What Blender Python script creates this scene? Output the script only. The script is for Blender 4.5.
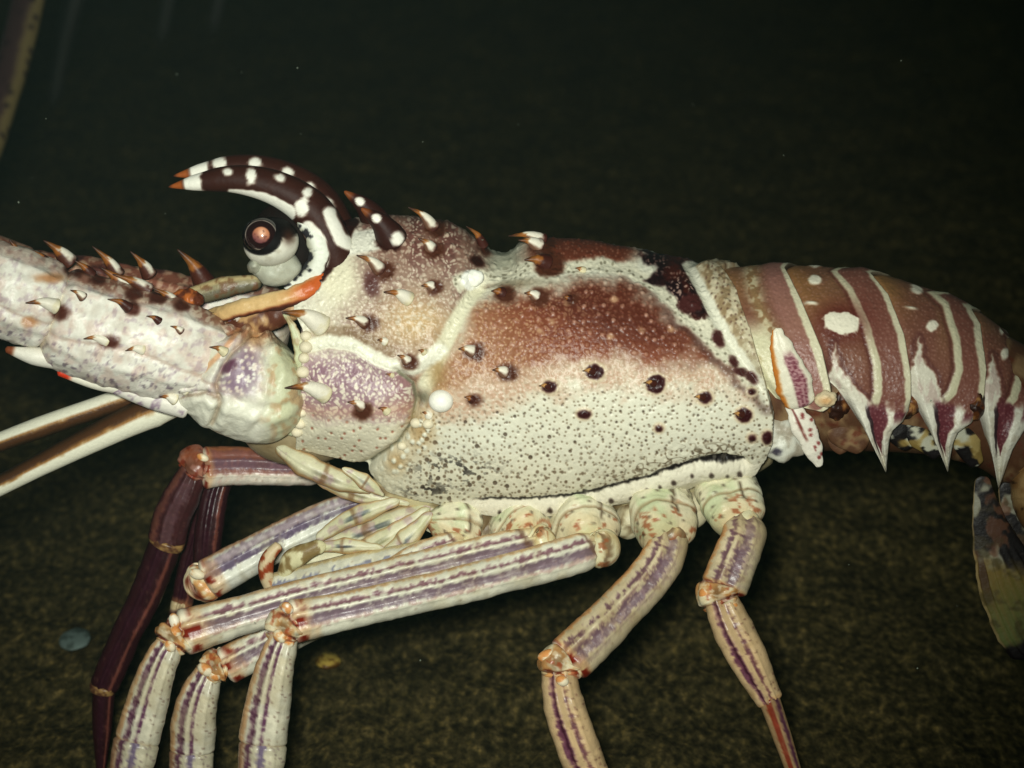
import bpy, math, random
import numpy as np
from mathutils import Matrix, Vector

sc = bpy.context.scene
C = sc.collection
for o in list(bpy.data.objects):
    bpy.data.objects.remove(o)

# ------------------------------------------------------------------ camera, light, exposure
PX = 0.0003                      # one picture pixel at the lobster's mid plane = 0.3 mm
DIST = 3000.0                    # camera distance in the same units
PITCH = math.radians(17.0)
ST, CT = math.sin(PITCH), math.cos(PITCH)
FLOOR = -450.0                   # height of the seabed below the picture centre (units)

fwd = Vector((0, CT, -ST)); upv = Vector((0, ST, CT)); rgt = Vector((1, 0, 0))
ZOFF = -FLOOR * PX               # seabed at z = 0
cam_loc = Vector((0, 0, ZOFF)) - fwd * (DIST * PX)
cd = bpy.data.cameras.new('camera'); cam = bpy.data.objects.new('camera', cd); C.objects.link(cam)
cam.matrix_world = Matrix(((rgt.x, upv.x, -fwd.x, cam_loc.x), (rgt.y, upv.y, -fwd.y, cam_loc.y),
                           (rgt.z, upv.z, -fwd.z, cam_loc.z), (0, 0, 0, 1)))
cd.sensor_width = 36.0; cd.lens = 36.0 * DIST / 1024.0
cd.clip_start = 0.02; cd.clip_end = 200.0
cd.dof.use_dof = True; cd.dof.focus_distance = (DIST - 70) * PX; cd.dof.aperture_fstop = 20.0
sc.camera = cam

world = bpy.data.worlds.new('World'); sc.world = world; world.use_nodes = True
bg = world.node_tree.nodes['Background']
bg.inputs[0].default_value = (0.27, 0.50, 0.42, 1); bg.inputs[1].default_value = 0.065

# the camera's flash: just above and a little to the left of the lens
fl = bpy.data.lights.new('flash', 'SPOT'); flo = bpy.data.objects.new('flash', fl); C.objects.link(flo)
fl_loc = cam_loc + upv * 0.024 + rgt * (-0.022) + fwd * 0.0
flo.location = fl_loc
aim = Vector((-0.024, 0, ZOFF + 0.010))
flo.rotation_euler = (aim - fl_loc).to_track_quat('-Z', 'Y').to_euler()
fl.energy = 40.0; fl.spot_size = math.radians(30); fl.spot_blend = 1.0
fl.shadow_soft_size = 0.022; fl.color = (0.975, 1.0, 0.90)

sc.view_settings.view_transform = 'Standard'
try: sc.view_settings.look = 'None'
except Exception: pass
sc.view_settings.exposure = 0.0; sc.view_settings.gamma = 1.0
sc.render.engine = 'CYCLES'
sc.cycles.max_bounces = 4; sc.cycles.use_denoising = True

# ------------------------------------------------------------------ numpy tools
def hsh(ix, iy, seed):
    h = (ix.astype(np.int64) * 374761393 + iy.astype(np.int64) * 668265263 + seed * 974711) & 0x7fffffff
    h = ((h ^ (h >> 13)) * 1274126177) & 0x7fffffff
    h = (h ^ (h >> 16)) & 0xffff
    return h / 65535.0

def vnoise(x, y, seed=0):
    ix = np.floor(x); iy = np.floor(y); fx = x - ix; fy = y - iy
    fx = fx * fx * (3 - 2 * fx); fy = fy * fy * (3 - 2 * fy)
    a = hsh(ix, iy, seed); b = hsh(ix + 1, iy, seed); c = hsh(ix, iy + 1, seed); d = hsh(ix + 1, iy + 1, seed)
    return (a * (1 - fx) + b * fx) * (1 - fy) + (c * (1 - fx) + d * fx) * fy

def fbm(x, y, size, seed=0, octv=3):
    x = np.asarray(x, float); y = np.asarray(y, float)
    v = 0.0; a = 0.5; t = 0.0; s = 1.0 / size
    for k in range(octv):
        v = v + a * vnoise(x * s, y * s, seed + 17 * k); t += a; a *= 0.5; s *= 2.03
    return v / t                     # 0..1

def worley(x, y, cell, seed=0, jit=0.85):
    gx = x / cell; gy = y / cell; ix = np.floor(gx); iy = np.floor(gy)
    best = np.full(np.shape(gx), 9.0); bid = np.zeros(np.shape(gx)); sec = best.copy()
    for dx in (-1, 0, 1):
        for dy in (-1, 0, 1):
            cx = ix + dx; cy = iy + dy
            px = cx + 0.5 + jit * (hsh(cx, cy, seed) - 0.5); py = cy + 0.5 + jit * (hsh(cx, cy, seed + 7) - 0.5)
            d = np.hypot(gx - px, gy - py); h = hsh(cx, cy, seed + 13)
            m = d < best
            sec = np.where(m, best, np.minimum(sec, d)); bid = np.where(m, h, bid); best = np.where(m, d, best)
    return best * cell, bid, (sec - best) * cell

def sm(a, b, x):
    t = np.clip((x - a) / (b - a), 0, 1); return t * t * (3 - 2 * t)

def pline(pts, x, y, closed=False):
    """distance to a polyline and the position (0..1) along it"""
    p = list(pts) + ([pts[0]] if closed else [])
    best = np.full(np.shape(x), 1e9); pos = np.zeros(np.shape(x)); n = len(p) - 1
    for k in range(n):
        (x0, y0), (x1, y1) = p[k], p[k + 1]
        dx, dy = x1 - x0, y1 - y0; L = dx * dx + dy * dy + 1e-9
        t = np.clip(((x - x0) * dx + (y - y0) * dy) / L, 0, 1)
        d = np.hypot(x - x0 - t * dx, y - y0 - t * dy)
        m = d < best; best = np.where(m, d, best); pos = np.where(m, (k + t) / n, pos)
    return best, pos

def sdf(pts, x, y):
    """signed distance to a polygon, negative inside"""
    d, _ = pline(pts, x, y, True)
    ins = np.zeros(np.shape(x), bool); n = len(pts)
    for k in range(n):
        (x0, y0), (x1, y1) = pts[k], pts[(k + 1) % n]
        if y0 == y1: continue
        c = ((y0 > y) != (y1 > y)) & (x < (x1 - x0) * (y - y0) / (y1 - y0) + x0)
        ins ^= c
    return np.where(ins, -d, d)

def col(r, g, b): return np.array((r, g, b), float) / 255.0
def mix(a, b, m):
    m = np.asarray(m)[..., None]; return a * (1 - m) + b * m
def s2l(c):
    c = np.clip(c, 0, 1); return np.where(c <= 0.04045, c / 12.92, ((c + 0.055) / 1.055) ** 2.4)
def itp(tab, x):
    return np.interp(x, [t[0] for t in tab], [t[1] for t in tab])
def spot(img, x, y, cx, cy, rx, ry, c, rot=0.0, soft=1.2, wob=0.0, seed=3):
    a = math.radians(rot); dx = x - cx; dy = y - cy
    u = dx * math.cos(a) + dy * math.sin(a); v = -dx * math.sin(a) + dy * math.cos(a)
    r = np.sqrt((u / rx) ** 2 + (v / ry) ** 2)
    if wob: r = r + wob * (fbm(x, y, 6, seed) - 0.5)
    e = soft / min(rx, ry)
    return mix(img, c, 1 - sm(1 - e, 1 + e, r))

# view frame (u right, v up, w towards the camera, in units) -> world
def world_of(px, py, w):
    f = (DIST - w) / DIST
    X = (px - 512.0) * f; V = (384.0 - py) * f
    x = X * PX
    y = (V * ST - w * CT) * PX
    z = (V * CT + w * ST) * PX + ZOFF
    return np.stack([x, y, z], -1)
def wlat(py, lat):                # depth of a point seen at row py that lies lat units to the near side of the mid plane
    return (lat + (384.0 - py) * ST) / CT
def wfloor(px, w, up=FLOOR):      # row where something at depth w stands at height up
    return 384.0 - (up - w * ST) / CT

# ------------------------------------------------------------------ materials
def shell_mat(name, rough=0.38, spec=0.35, bump=0.25, bscale=900.0, sss=0.0, coat=0.0):
    m = bpy.data.materials.new(name); m.use_nodes = True
    nt = m.node_tree; b = nt.nodes['Principled BSDF']
    at = nt.nodes.new('ShaderNodeAttribute'); at.attribute_name = 'pigment'
    tc = nt.nodes.new('ShaderNodeTexCoord')
    nz = nt.nodes.new('ShaderNodeTexNoise'); nz.inputs['Scale'].default_value = bscale; nz.inputs['Detail'].default_value = 3
    nt.links.new(tc.outputs['Object'], nz.inputs['Vector'])
    hs = nt.nodes.new('ShaderNodeMixRGB'); hs.blend_type = 'MULTIPLY'; hs.inputs[0].default_value = 0.35
    rp = nt.nodes.new('ShaderNodeMapRange'); rp.inputs[1].default_value = 0.25; rp.inputs[2].default_value = 0.7
    rp.inputs[3].default_value = 0.72; rp.inputs[4].default_value = 1.05
    nt.links.new(nz.outputs['Fac'], rp.inputs[0])
    nt.links.new(at.outputs['Color'], hs.inputs[1]); nt.links.new(rp.outputs[0], hs.inputs[2])
    nt.links.new(hs.outputs[0], b.inputs['Base Color'])
    b.inputs['Roughness'].default_value = rough; b.inputs['Specular IOR Level'].default_value = spec
    if sss:
        b.inputs['Subsurface Weight'].default_value = sss; b.inputs['Subsurface Radius'].default_value = (0.003, 0.002, 0.0012)
        b.inputs['Subsurface Scale'].default_value = 0.5
    b.inputs['Coat Weight'].default_value = coat
    bp = nt.nodes.new('ShaderNodeBump'); bp.inputs['Strength'].default_value = bump; bp.inputs['Distance'].default_value = 0.0004
    nt.links.new(nz.outputs['Fac'], bp.inputs['Height']); nt.links.new(bp.outputs['Normal'], b.inputs['Normal'])
    return m
M_SHELL = shell_mat('shell', 0.40, 0.31, 0.30, 1100)
M_LEG = shell_mat('leg_shell', 0.34, 0.36, 0.22, 1000)
M_SPINE = shell_mat('spine_horn', 0.46, 0.28, 0.22, 1000)
M_HORN = shell_mat('dark_horn', 0.55, 0.18, 0.25, 800)
M_EYE = shell_mat('eye_shell', 0.6, 0.05, 0.2, 700)
M_SOFT = shell_mat('soft_membrane', 0.45, 0.3, 0.35, 700)
M_GLOSS = shell_mat('eye_gloss', 0.12, 0.35, 0.0, 500)

# ------------------------------------------------------------------ objects
root = bpy.data.objects.new('spiny_lobster', None); C.objects.link(root)
root.location = (0, 0, 0); root.empty_display_size = 0.02
root['label'] = 'cream, purple and maroon spotted spiny lobster standing on the dark seabed, filling the picture'
root['category'] = 'lobster'

def link(name, V, F, cols, mat, parent=root, smooth=True):
    """V (n,3) world points, F (m,4 or 3) faces, cols (n,3) sRGB pigments"""
    me = bpy.data.meshes.new(name)
    V = np.ascontiguousarray(V, np.float32); F = np.ascontiguousarray(F, np.int32)
    k = F.shape[1]
    me.vertices.add(len(V)); me.vertices.foreach_set('co', V.ravel())
    me.loops.add(F.size); me.loops.foreach_set('vertex_index', F.ravel())
    me.polygons.add(len(F)); me.polygons.foreach_set('loop_start', np.arange(0, F.size, k, dtype=np.int32))
    me.polygons.foreach_set('use_smooth', np.full(len(F), smooth))
    me.update(calc_edges=True); me.validate()
    if cols is not None:
        a = me.attributes.new('pigment', 'FLOAT_COLOR', 'POINT')
        rgba = np.ones((len(V), 4), np.float32); rgba[:, :3] = s2l(cols)
        a.data.foreach_set('color', rgba.ravel())
    me.materials.append(mat)
    o = bpy.data.objects.new(name, me); C.objects.link(o)
    if parent is not None: o.parent = parent
    return o

def grid_faces(ni, nj, wrap=False, keep=None):
    i, j = np.meshgrid(np.arange(ni - 1), np.arange(nj if wrap else nj - 1), indexing='ij')
    j2 = (j + 1) % nj
    F = np.stack([i * nj + j, (i + 1) * nj + j, (i + 1) * nj + j2, i * nj + j2], -1).reshape(-1, 4)
    if keep is not None: F = F[keep.reshape(-1)]
    return F

def catmull(P, n):
    P = np.asarray(P, float)
    if len(P) == 2:
        t = np.linspace(0, 1, n)[:, None]; return P[0] * (1 - t) + P[1] * t
    Q = np.vstack([2 * P[0] - P[1], P, 2 * P[-1] - P[-2]])
    seg = np.linalg.norm(np.diff(P, axis=0), axis=1); cum = np.concatenate([[0], np.cumsum(seg)]); cum /= cum[-1]
    T = np.linspace(0, 1, n); out = np.zeros((n, P.shape[1]))
    for a, t in enumerate(T):
        k = min(int(np.searchsorted(cum, t, 'right')) - 1, len(P) - 2)
        f = (t - cum[k]) / max(cum[k + 1] - cum[k], 1e-9)
        p0, p1, p2, p3 = Q[k], Q[k + 1], Q[k + 2], Q[k + 3]
        out[a] = 0.5 * (2 * p1 + (p2 - p0) * f + (2 * p0 - 5 * p1 + 4 * p2 - p3) * f * f + (3 * p1 - p0 - 3 * p2 + p3) * f ** 3)
    return out

def tube(name, pts, rad, paint, mat, parent=root, ref=(0, -1), n=60, m=40, depth=1.0, cap=0.5, disp=None, square=0.0, cap0=None, disp2=None):
    """rounded, closed, tapering tube. pts: (px,py,w); rad: [(s,r)...]; paint(s,q,f,px,py,arc) -> sRGB
       q: -1 at the ref side .. +1 opposite, f: +1 facing the camera"""
    P = catmull(pts, n)
    L = np.concatenate([[0], np.cumsum(np.linalg.norm(np.diff(P, axis=0), axis=1))]); tot = L[-1]; s = L / tot
    r = itp(rad, s)
    c0 = r[0] * (cap if cap0 is None else cap0) / tot; c1 = r[-1] * cap / tot
    if cap > 0:
        ext0 = np.clip(s / max(c0, 1e-6), 0, 1); ext1 = np.clip((1 - s) / max(c1, 1e-6), 0, 1)
        r = r * np.sqrt(np.clip(1 - (1 - ext0) ** 2, 0.0004, 1)) * np.sqrt(np.clip(1 - (1 - ext1) ** 2, 0.0004, 1))
    T = np.gradient(P, axis=0); T /= np.linalg.norm(T, axis=1)[:, None] + 1e-9
    B = np.stack([T[:, 1], -T[:, 0], 0 * T[:, 0]], -1)
    B /= np.linalg.norm(B, axis=1)[:, None] + 1e-9
    sg = np.sign(B @ np.array([ref[0], ref[1], 0.0])); sg[sg == 0] = 1
    if abs(sg.sum()) < n:                                  # keep one side all along
        sg[:] = 1 if sg.sum() >= 0 else -1
    B *= sg[:, None]
    Dv = np.cross(T, B); Dv *= np.sign(Dv[:, 2:3] + 1e-9)
    ph = np.linspace(0, 2 * np.pi, m, endpoint=False)
    cs, sn = np.cos(ph), np.sin(ph)
    if square:
        k = (np.abs(cs) ** 3 + np.abs(sn) ** 3) ** (-1 / 3); k = 1 + square * (k - 1)
    else: k = np.ones(m)
    S, PH = np.meshgrid(s, ph, indexing='ij')
    R = r[:, None] * k[None, :]
    A = np.repeat((L)[:, None], m, 1)
    Q = -np.cos(PH); Fv = np.sin(PH)
    if disp is not None: R = R + disp(S, Q, Fv, A) * np.clip(r / (r.max() + 1e-6) * 3, 0, 1)[:, None]
    if disp2 is not None:
        X0 = P[:, None, :] + R[..., None] * (cs[None, :, None] * B[:, None, :] + depth * sn[None, :, None] * Dv[:, None, :])
        R = R + disp2(X0[..., 0], X0[..., 1]) * sm(-.1, .3, Fv)
    X = P[:, None, :] + R[..., None] * (cs[None, :, None] * B[:, None, :] + depth * sn[None, :, None] * Dv[:, None, :])
    px, py, w = X[..., 0], X[..., 1], X[..., 2]
    cols = paint(S, Q, Fv, px, py, A)
    cols = np.broadcast_to(cols, px.shape + (3,))
    V = world_of(px, py, w).reshape(-1, 3); F = grid_faces(n, m, True)
    # orient outwards
    return link(name, V, F, cols.reshape(-1, 3), mat, parent)

def flat(c): return lambda S, Q, Fv, px, py, A: np.broadcast_to(c, S.shape + (3,)).copy()

def blob(name, c, r, paint, mat, parent=root, n=24, m=32, rot=0.0, disp=None):
    """ellipsoid c=(px,py,w), r=(rx,ry,rw) turned by rot degrees in the picture plane"""
    th = np.linspace(0.001, np.pi - 0.001, n); ph = np.linspace(0, 2 * np.pi, m, endpoint=False)
    TH, PH = np.meshgrid(th, ph, indexing='ij')
    x = np.sin(TH) * np.cos(PH) * r[0]; y = np.sin(TH) * np.sin(PH) * r[1]; z = np.cos(TH) * r[2]
    if disp is not None:
        k = 1 + disp(c[0] + x, c[1] + y, z) / min(r); x, y, z = x * k, y * k, z * k
    a = math.radians(rot); X = x * math.cos(a) - y * math.sin(a); Y = x * math.sin(a) + y * math.cos(a)
    px = c[0] + X; py = c[1] + Y; w = c[2] + z
    cols = np.broadcast_to(paint(px, py, w), px.shape + (3,))
    return link(name, world_of(px, py, w).reshape(-1, 3), grid_faces(n, m, True), cols.reshape(-1, 3), mat, parent)

CREAM = col(217, 217, 199); WHITE = col(236, 234, 220); BEIGE = col(206, 196, 160); TAN = col(188, 150, 100)
MAROON = col(98, 40, 30); DKMAR = col(56, 20, 18); DKBR = col(46, 18, 12); ORANGE = col(190, 100, 40)
PURPLE = col(106, 86, 97); DKPUR = col(72, 36, 56); GREENW = col(196, 208, 172); RED = col(122, 42, 24); BLK = col(18, 14, 14)
AMBER = col(140, 84, 32)

def spine(base, tip, r, parent, dark=True, white=True, dw=0.35, bw=0.0, mat=M_SPINE, name='spine', bend=0.10, tipc=AMBER, thick=1.0, shell=BEIGE, half=False):
    """low bump drawn out into a thin point: shell coloured skirt, white body, amber point going dark"""
    bx, by, w0 = base; tx, ty = tip[:2]; L = math.hypot(tx - bx, ty - by)
    w1 = tip[2] if len(tip) > 2 else w0 + dw * L
    mx, my = (bx + tx) / 2, (by + ty) / 2
    nx, ny = -(ty - by) / (L + 1e-6), (tx - bx) / (L + 1e-6)
    if ny > 0: nx, ny = -nx, -ny
    r = r * .80; sd = int(bx * 7 + by * 3)
    wv = 1 + .25 * (hsh(np.array(sd), np.array(3), 5) - .5)
    mid = (mx + nx * L * bend * wv, my + ny * L * bend * wv, (w0 + w1) / 2 + r * 0.25)
    def paint(S, Q, Fv, px, py, A):
        nz = (fbm(A + sd, Q * 10, 5, 3) - .5) * 0.30
        c = np.broadcast_to(DKBR * 1.3 if dark else shell, S.shape + (3,)).copy()
        if white:
            c = mix(c, col(224, 218, 200), sm(0.06, 0.26, S + nz))
            if dark: c = mix(c, col(84, 44, 26), sm(.15, .5, Q + nz) * (1 - sm(.55, .7, S)) * .8)
        if half: c = mix(c, col(70, 32, 20), sm(-.35, .0, Q + nz * 2) * .95)
        t0 = (.46 if half else .56) if white else .45
        c = mix(c, tipc * .85, sm(t0, t0 + .13, S + nz)); c = mix(c, tipc * 1.15, sm(t0, t0 + .1, S + nz) * (1 - sm(t0 + .12, t0 + .2, S + nz)) * .6)
        return mix(c, col(54, 28, 16), sm(.74, .93, S + nz))
    return tube(name, [base, mid, (tx, ty, w1)], [(0, r * 1.25), (.12, r * 1.08), (.35, r * .86), (.52, r * .60), (.64, r * .40), (1, r * .07)], paint, mat, parent, n=34, m=20, cap=0.3, depth=thick)

# ------------------------------------------------------------------ shells swept along the body
def section_table(xs, T, Bt, W, amax):
    """centre and half height of each section so that it is seen between rows T and B"""
    t = np.linspace(0, 1, 160); ang = t * amax
    lat = np.sin(ang); up = np.cos(ang); c = math.cos(amax); up = (up - c) / (1 - c) * 2 - 1
    Tv = 384 - itp(T, xs); Bv = 384 - itp(Bt, xs); Wv = itp(W, xs)
    lo = np.zeros_like(xs); hi = np.full_like(xs, 600.0)
    for _ in range(50):
        s = (lo + hi) / 2
        o = (Bv + lat[-1] * Wv * ST) / CT + s
        top = ((o[:, None] + s[:, None] * up) * CT + Wv[:, None] * lat * ST).max(1)
        hi = np.where(top > Tv, s, hi); lo = np.where(top > Tv, lo, s)
    s = (lo + hi) / 2; o = (Bv + lat[-1] * Wv * ST) / CT + s
    return o, s, Wv

def make_shell(name, T, Bt, W, amax, Le, Re, ni, nj_near, nj_far, paint, disp, mat, parent=root, ext=True, xr=None):
    xs = np.linspace(xr[0], xr[1], 300)
    o_t, s_t, w_t = section_table(xs, T, Bt, W, amax)
    c = math.cos(amax)
    tn = np.linspace(0, 1, nj_near); tf = np.linspace(0, 1, nj_far + 1)[1:]
    tt = np.concatenate([-tf[::-1], tn]); ta = np.abs(tt)
    ext_n = 6 if ext else 0
    fi = np.linspace(0, 1, ni)
    I, TT = np.meshgrid(fi, ta, indexing='ij')
    x = np.full(I.shape, (xr[0] + xr[1]) / 2)
    def near(x, t):
        ang = t * amax
        lat = np.sin(ang) * np.interp(x, xs, w_t); up = (np.cos(ang) - c) / (1 - c) * 2 - 1
        u = np.interp(x, xs, o_t) + np.interp(x, xs, s_t) * up
        return lat, u
    for _ in range(14):
        lat, u = near(x, TT)
        py = 384 - (u * CT - lat * ST)
        xn = itp(Le, py) * (1 - I) + itp(Re, py) * I
        x = 0.5 * x + 0.5 * xn
    lat, u = near(x, TT); py = 384 - (u * CT - lat * ST); px = x
    cols = paint(px, py, I, TT); d = disp(px, py, I, TT)
    wid = itp(Re, py) - itp(Le, py)
    sgn = np.where(tt < 0, -1.0, 1.0)[None, :]
    # grid in lobster axes (x, lat, up), displaced along its normal
    G = np.stack([x, lat * sgn, u], -1)
    gi = np.gradient(G, axis=0); gj = np.gradient(G, axis=1)
    N = np.cross(gi, gj); N /= np.linalg.norm(N, axis=-1, keepdims=True) + 1e-9
    cen = np.stack([x, 0 * x, np.interp(x, xs, o_t)], -1)
    flip = np.sign((N * (G - cen)).sum(-1, keepdims=True)); flip[flip == 0] = 1
    N *= flip
    G = G + N * d[..., None]
    if ext:                                             # rolled lower lip, both sides
        rows_n = []; rows_f = []; cn = []; cf = []
        for k in range(1, ext_n + 1):
            a = k / ext_n
            for (src, dst, cl, jj) in ((G[:, -1], rows_n, cn, -1), (G[:, 0], rows_f, cf, 0)):
                q = src.copy(); q[:, 1] *= (1 - 0.5 * a); q[:, 2] += -5 * math.sin(a * 2.6) + 14 * a * a
                dst.append(q); cl.append(cols[:, jj] * (1 - 0.0 * a))
        G = np.concatenate([np.stack(rows_f[::-1], 1), G, np.stack(rows_n, 1)], 1)
        cols = np.concatenate([np.stack(cf[::-1], 1), cols, np.stack(cn, 1)], 1)
        wid = np.concatenate([wid[:, :1].repeat(ext_n, 1), wid, wid[:, -1:].repeat(ext_n, 1)], 1)
    v = G[..., 2] * CT - G[..., 1] * ST; w = G[..., 2] * ST + G[..., 1] * CT
    V = world_of(G[..., 0], 384 - v, w)
    keep = (wid[:-1, :-1] > 0.6) | (wid[:-1, 1:] > 0.6)
    ob = link(name, V.reshape(-1, 3), grid_faces(G.shape[0], G.shape[1], False, keep), cols.reshape(-1, 3), mat, parent)
    near_cols = slice(G.shape[1] - ext_n - nj_near, G.shape[1] - ext_n)
    return ob, (G[:, near_cols, 0], 384 - v[:, near_cols], w[:, near_cols])

# ------------------------------------------------------------------ carapace
CT_TOP = [(285, 236), (300, 232), (330, 226), (345, 221), (365, 217), (390, 215), (410, 216), (430, 218), (450, 222), (465, 229), (480, 240), (495, 246),
          (505, 247), (515, 241), (530, 237), (545, 237), (570, 237), (600, 240), (640, 248), (660, 254), (683, 259), (700, 261), (716, 264), (740, 268), (790, 275)]
CT_BOT = [(285, 445), (297, 447), (340, 457), (360, 463), (372, 476), (388, 492), (410, 499), (440, 505), (480, 511), (520, 514), (560, 511), (600, 504),
          (640, 498), (680, 489), (720, 480), (755, 473), (776, 466), (790, 460)]
CT_WID = [(285, 84), (350, 98), (450, 112), (560, 126), (680, 124), (790, 112)]
CT_L = [(200, 352), (222, 346), (240, 336), (262, 324), (282, 306), (298, 292), (312, 292), (330, 301), (370, 300), (400, 297), (447, 294), (520, 294)]
CT_R = [(240, 700), (262, 714), (275, 727), (290, 737), (330, 752), (385, 768), (420, 776), (445, 775), (460, 769), (470, 758), (480, 745), (520, 700)]

P_BROWN = [(464, 303), (482, 292), (505, 287), (545, 284), (580, 275), (620, 275), (648, 284), (690, 319), (720, 350), (742, 374), (700, 374), (650, 373),
           (610, 366), (570, 370), (530, 379), (500, 386), (470, 393), (445, 401), (426, 395), (432, 370), (446, 338)]
S_STRIPE = [(462, 280), (500, 270), (530, 266), (560, 266), (600, 264), (632, 268), (660, 287), (690, 314), (720, 342), (748, 372), (766, 396)]
P_DARK = [(638, 257), (668, 250), (685, 262), (700, 285), (709, 312), (696, 317), (680, 300), (662, 284), (645, 279), (660, 268)]
S_POST = [(684, 258), (700, 285), (714, 312), (732, 343), (750, 370), (768, 400)]
S_CERV = [(480, 285), (466, 303), (455, 325), (444, 345), (434, 365), (426, 385), (420, 402)]
S_WHITE = [(312, 344), (330, 341), (352, 345), (372, 357), (392, 366), (412, 368), (430, 358), (440, 350)]
P_PLATE = [(296, 356), (330, 348), (356, 352), (376, 365), (398, 372), (412, 384), (414, 402), (410, 424), (396, 444), (366, 464), (292, 450)]
S_PLATE = [(398, 372), (412, 384), (415, 402), (411, 424), (397, 445), (366, 465)]
S_RIM = [(468, 500), (520, 500), (560, 497), (600, 490), (640, 479), (675, 466), (700, 461), (722, 459), (745, 462)]
DARKSPOTS = [(595, 372, 9, 8), (550, 387, 7.5, 6), (656, 384, 9, 9), (705, 398, 7.5, 6), (744, 415, 8, 7), (584, 414, 6.5, 4.5), (659, 428, 4, 3.5),
             (752, 438, 4, 3.5), (767, 437, 5, 6), (752, 392, 4, 3)]
rs = np.random.RandomState(5)

def cara_paint(x, y, I, TT):
    n1 = fbm(x, y, 16, 1); n2 = fbm(x, y, 5, 2, 2); n3 = fbm(x, y, 60, 4)
    xw = x + (n1 - 0.5) * 9 + (n2 - .5) * 4; yw = y + (fbm(x, y, 16, 31) - 0.5) * 9 + (fbm(x, y, 5, 32, 2) - .5) * 4
    c = np.broadcast_to(CREAM, x.shape + (3,)).copy()
    c = mix(c, col(208, 204, 178), sm(440, 490, y) * 0.6)
    c = mix(c, col(214, 206, 180), n3 * 0.6)
    # --- speckle fields
    f5, h5, e5 = worley(xw, yw, 4.3, 3); f8, h8, _ = worley(x, y, 9.5, 8); f11, h11, _ = worley(x, y, 12.0, 9)
    # --- front region, purple brown mottling on cream
    dc, pc = pline(S_CERV, x, y)
    xc = np.interp(y, [p[1] for p in S_CERV], [p[0] for p in S_CERV]); frontm = (1 - sm(-6, 4, x - xc)) * (1 - sm(395, 402, y))
    frontm = np.where(y < 285, 1 - sm(484, 500, x), frontm)
    dens = sm(300, 372, x + (y - 300) * 0.35 + (n1 - .5) * 50)
    dens = np.clip(dens * (0.65 + 0.5 * sm(300, 220, y)), 0, 1)
    spk = sm(0.5, 2.0, f5 + (n2 - .5) * 2.2)
    base_f = mix(np.broadcast_to(col(128, 94, 80), x.shape + (3,)), col(108, 70, 62), sm(.4, .7, n1))
    tanm = np.exp(-(((x - 415) / 38) ** 2 + ((y - 322) / 26) ** 2))
    base_f = mix(base_f, col(184, 138, 76), tanm * 0.95)
    fr = mix(base_f, col(204, 186, 164), (1 - spk) * 0.85 * (0.35 + 0.9 * n1))
    c = mix(c, fr, frontm * dens)
    # --- brown saddle
    sb = sdf(P_BROWN, x, y) + (n1 - .5) * 22 + (n2 - .5) * 9
    bm = (1 - sm(-22, 8, sb)) * (1 - .45 * sm(-30, 2, sb) * sm(330, 372, y) * sm(.35, .65, fbm(x, y, 9, 35)))
    kx = sm(455, 640, x); ky = sm(385, 285, y)
    bc = mix(np.broadcast_to(col(156, 112, 80), x.shape + (3,)), col(120, 62, 40), sm(0.0, 0.6, kx * 0.75 + ky * 0.25))
    bc = mix(bc, col(84, 38, 25), sm(0.55, 1.05, kx * 0.55 + ky * 0.65 + (n1 - .5) * 0.3))
    bc = mix(bc, col(200, 166, 130), (1 - sm(0.4, 1.7, f5 + (n2 - .5) * 1.5)) * (0.75 - 0.62 * kx))
    bc = mix(bc, col(52, 20, 18), 0.45 * sm(-16, -2, sb) * sm(600, 690, x) * (1 - sm(-1, 3, sb)))
    bc = mix(bc, col(176, 132, 112), (1 - sm(1.3, 2.7, f11)) * (0.35 + 0.5 * h11) * sm(440, 500, x))
    bc = mix(bc, col(150, 90, 70), (1 - sm(0.6, 1.6, worley(x, y, 5.5, 77)[0])) * 0.35)
    c = mix(c, bc, bm)
    lowfade = (1 - sm(2, 34, sb + (n1 - .5) * 16)) * (1 - bm) * sm(340, 380, y)
    c = mix(c, col(176, 132, 104), lowfade * 0.75 * (0.55 + 0.45 * (1 - sm(1.2, 2.6, f5))))
    # --- dorsal band above the stripe
    ys = np.interp(x, [p[0] for p in S_STRIPE], [p[1] for p in S_STRIPE])
    tb = sm(2, 9, ys - y) * sm(512, 540, x + (n1 - .5) * 16) * (1 - sm(626, 655, x + (y - 250)))
    tc = mix(np.broadcast_to(col(100, 50, 34), x.shape + (3,)), col(150, 104, 84), (1 - sm(.3, 1.4, worley(x, y, 4.5, 5)[0])) * .55)
    c = mix(c, tc, tb)
    # greenish grey neck between the humps
    nk = np.exp(-(((x - 503) / 22) ** 2 + ((y - 257) / 15) ** 2)); c = mix(c, col(150, 150, 128), nk * 0.7)
    nk2 = np.exp(-(((x - 515) / 40) ** 2 + ((y - 282) / 6) ** 2)); c = mix(c, col(120, 108, 84), nk2 * 0.7)
    # --- pale stripe
    ds, ps = pline(S_STRIPE, xw, yw); hw = np.interp(ps, [0, .1, .3, .5, .65, .8, 1], [9, 8, 6, 7, 10, 12, 9])
    sc_ = mix(np.broadcast_to(col(216, 212, 188), x.shape + (3,)), col(112, 106, 86), (1 - sm(.8, 2.2, worley(x, y, 8.5, 21)[0])) * 0.7)
    c = mix(c, sc_, 1 - sm(hw - 3, hw + 2.5, ds))
    edge = np.exp(-((ds - hw - 4) / 4) ** 2) * sm(0.55, 0.75, ps) * (y > ys); c = mix(c, col(50, 22, 20), edge * 0.5)
    # --- dark dorsal patch
    sd = sdf(P_DARK, xw, yw); dm = 1 - sm(-2, 3, sd)
    dk = mix(np.broadcast_to(col(64, 24, 18), x.shape + (3,)), col(24, 10, 14), sm(.35, .65, n1) * .9)
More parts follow.
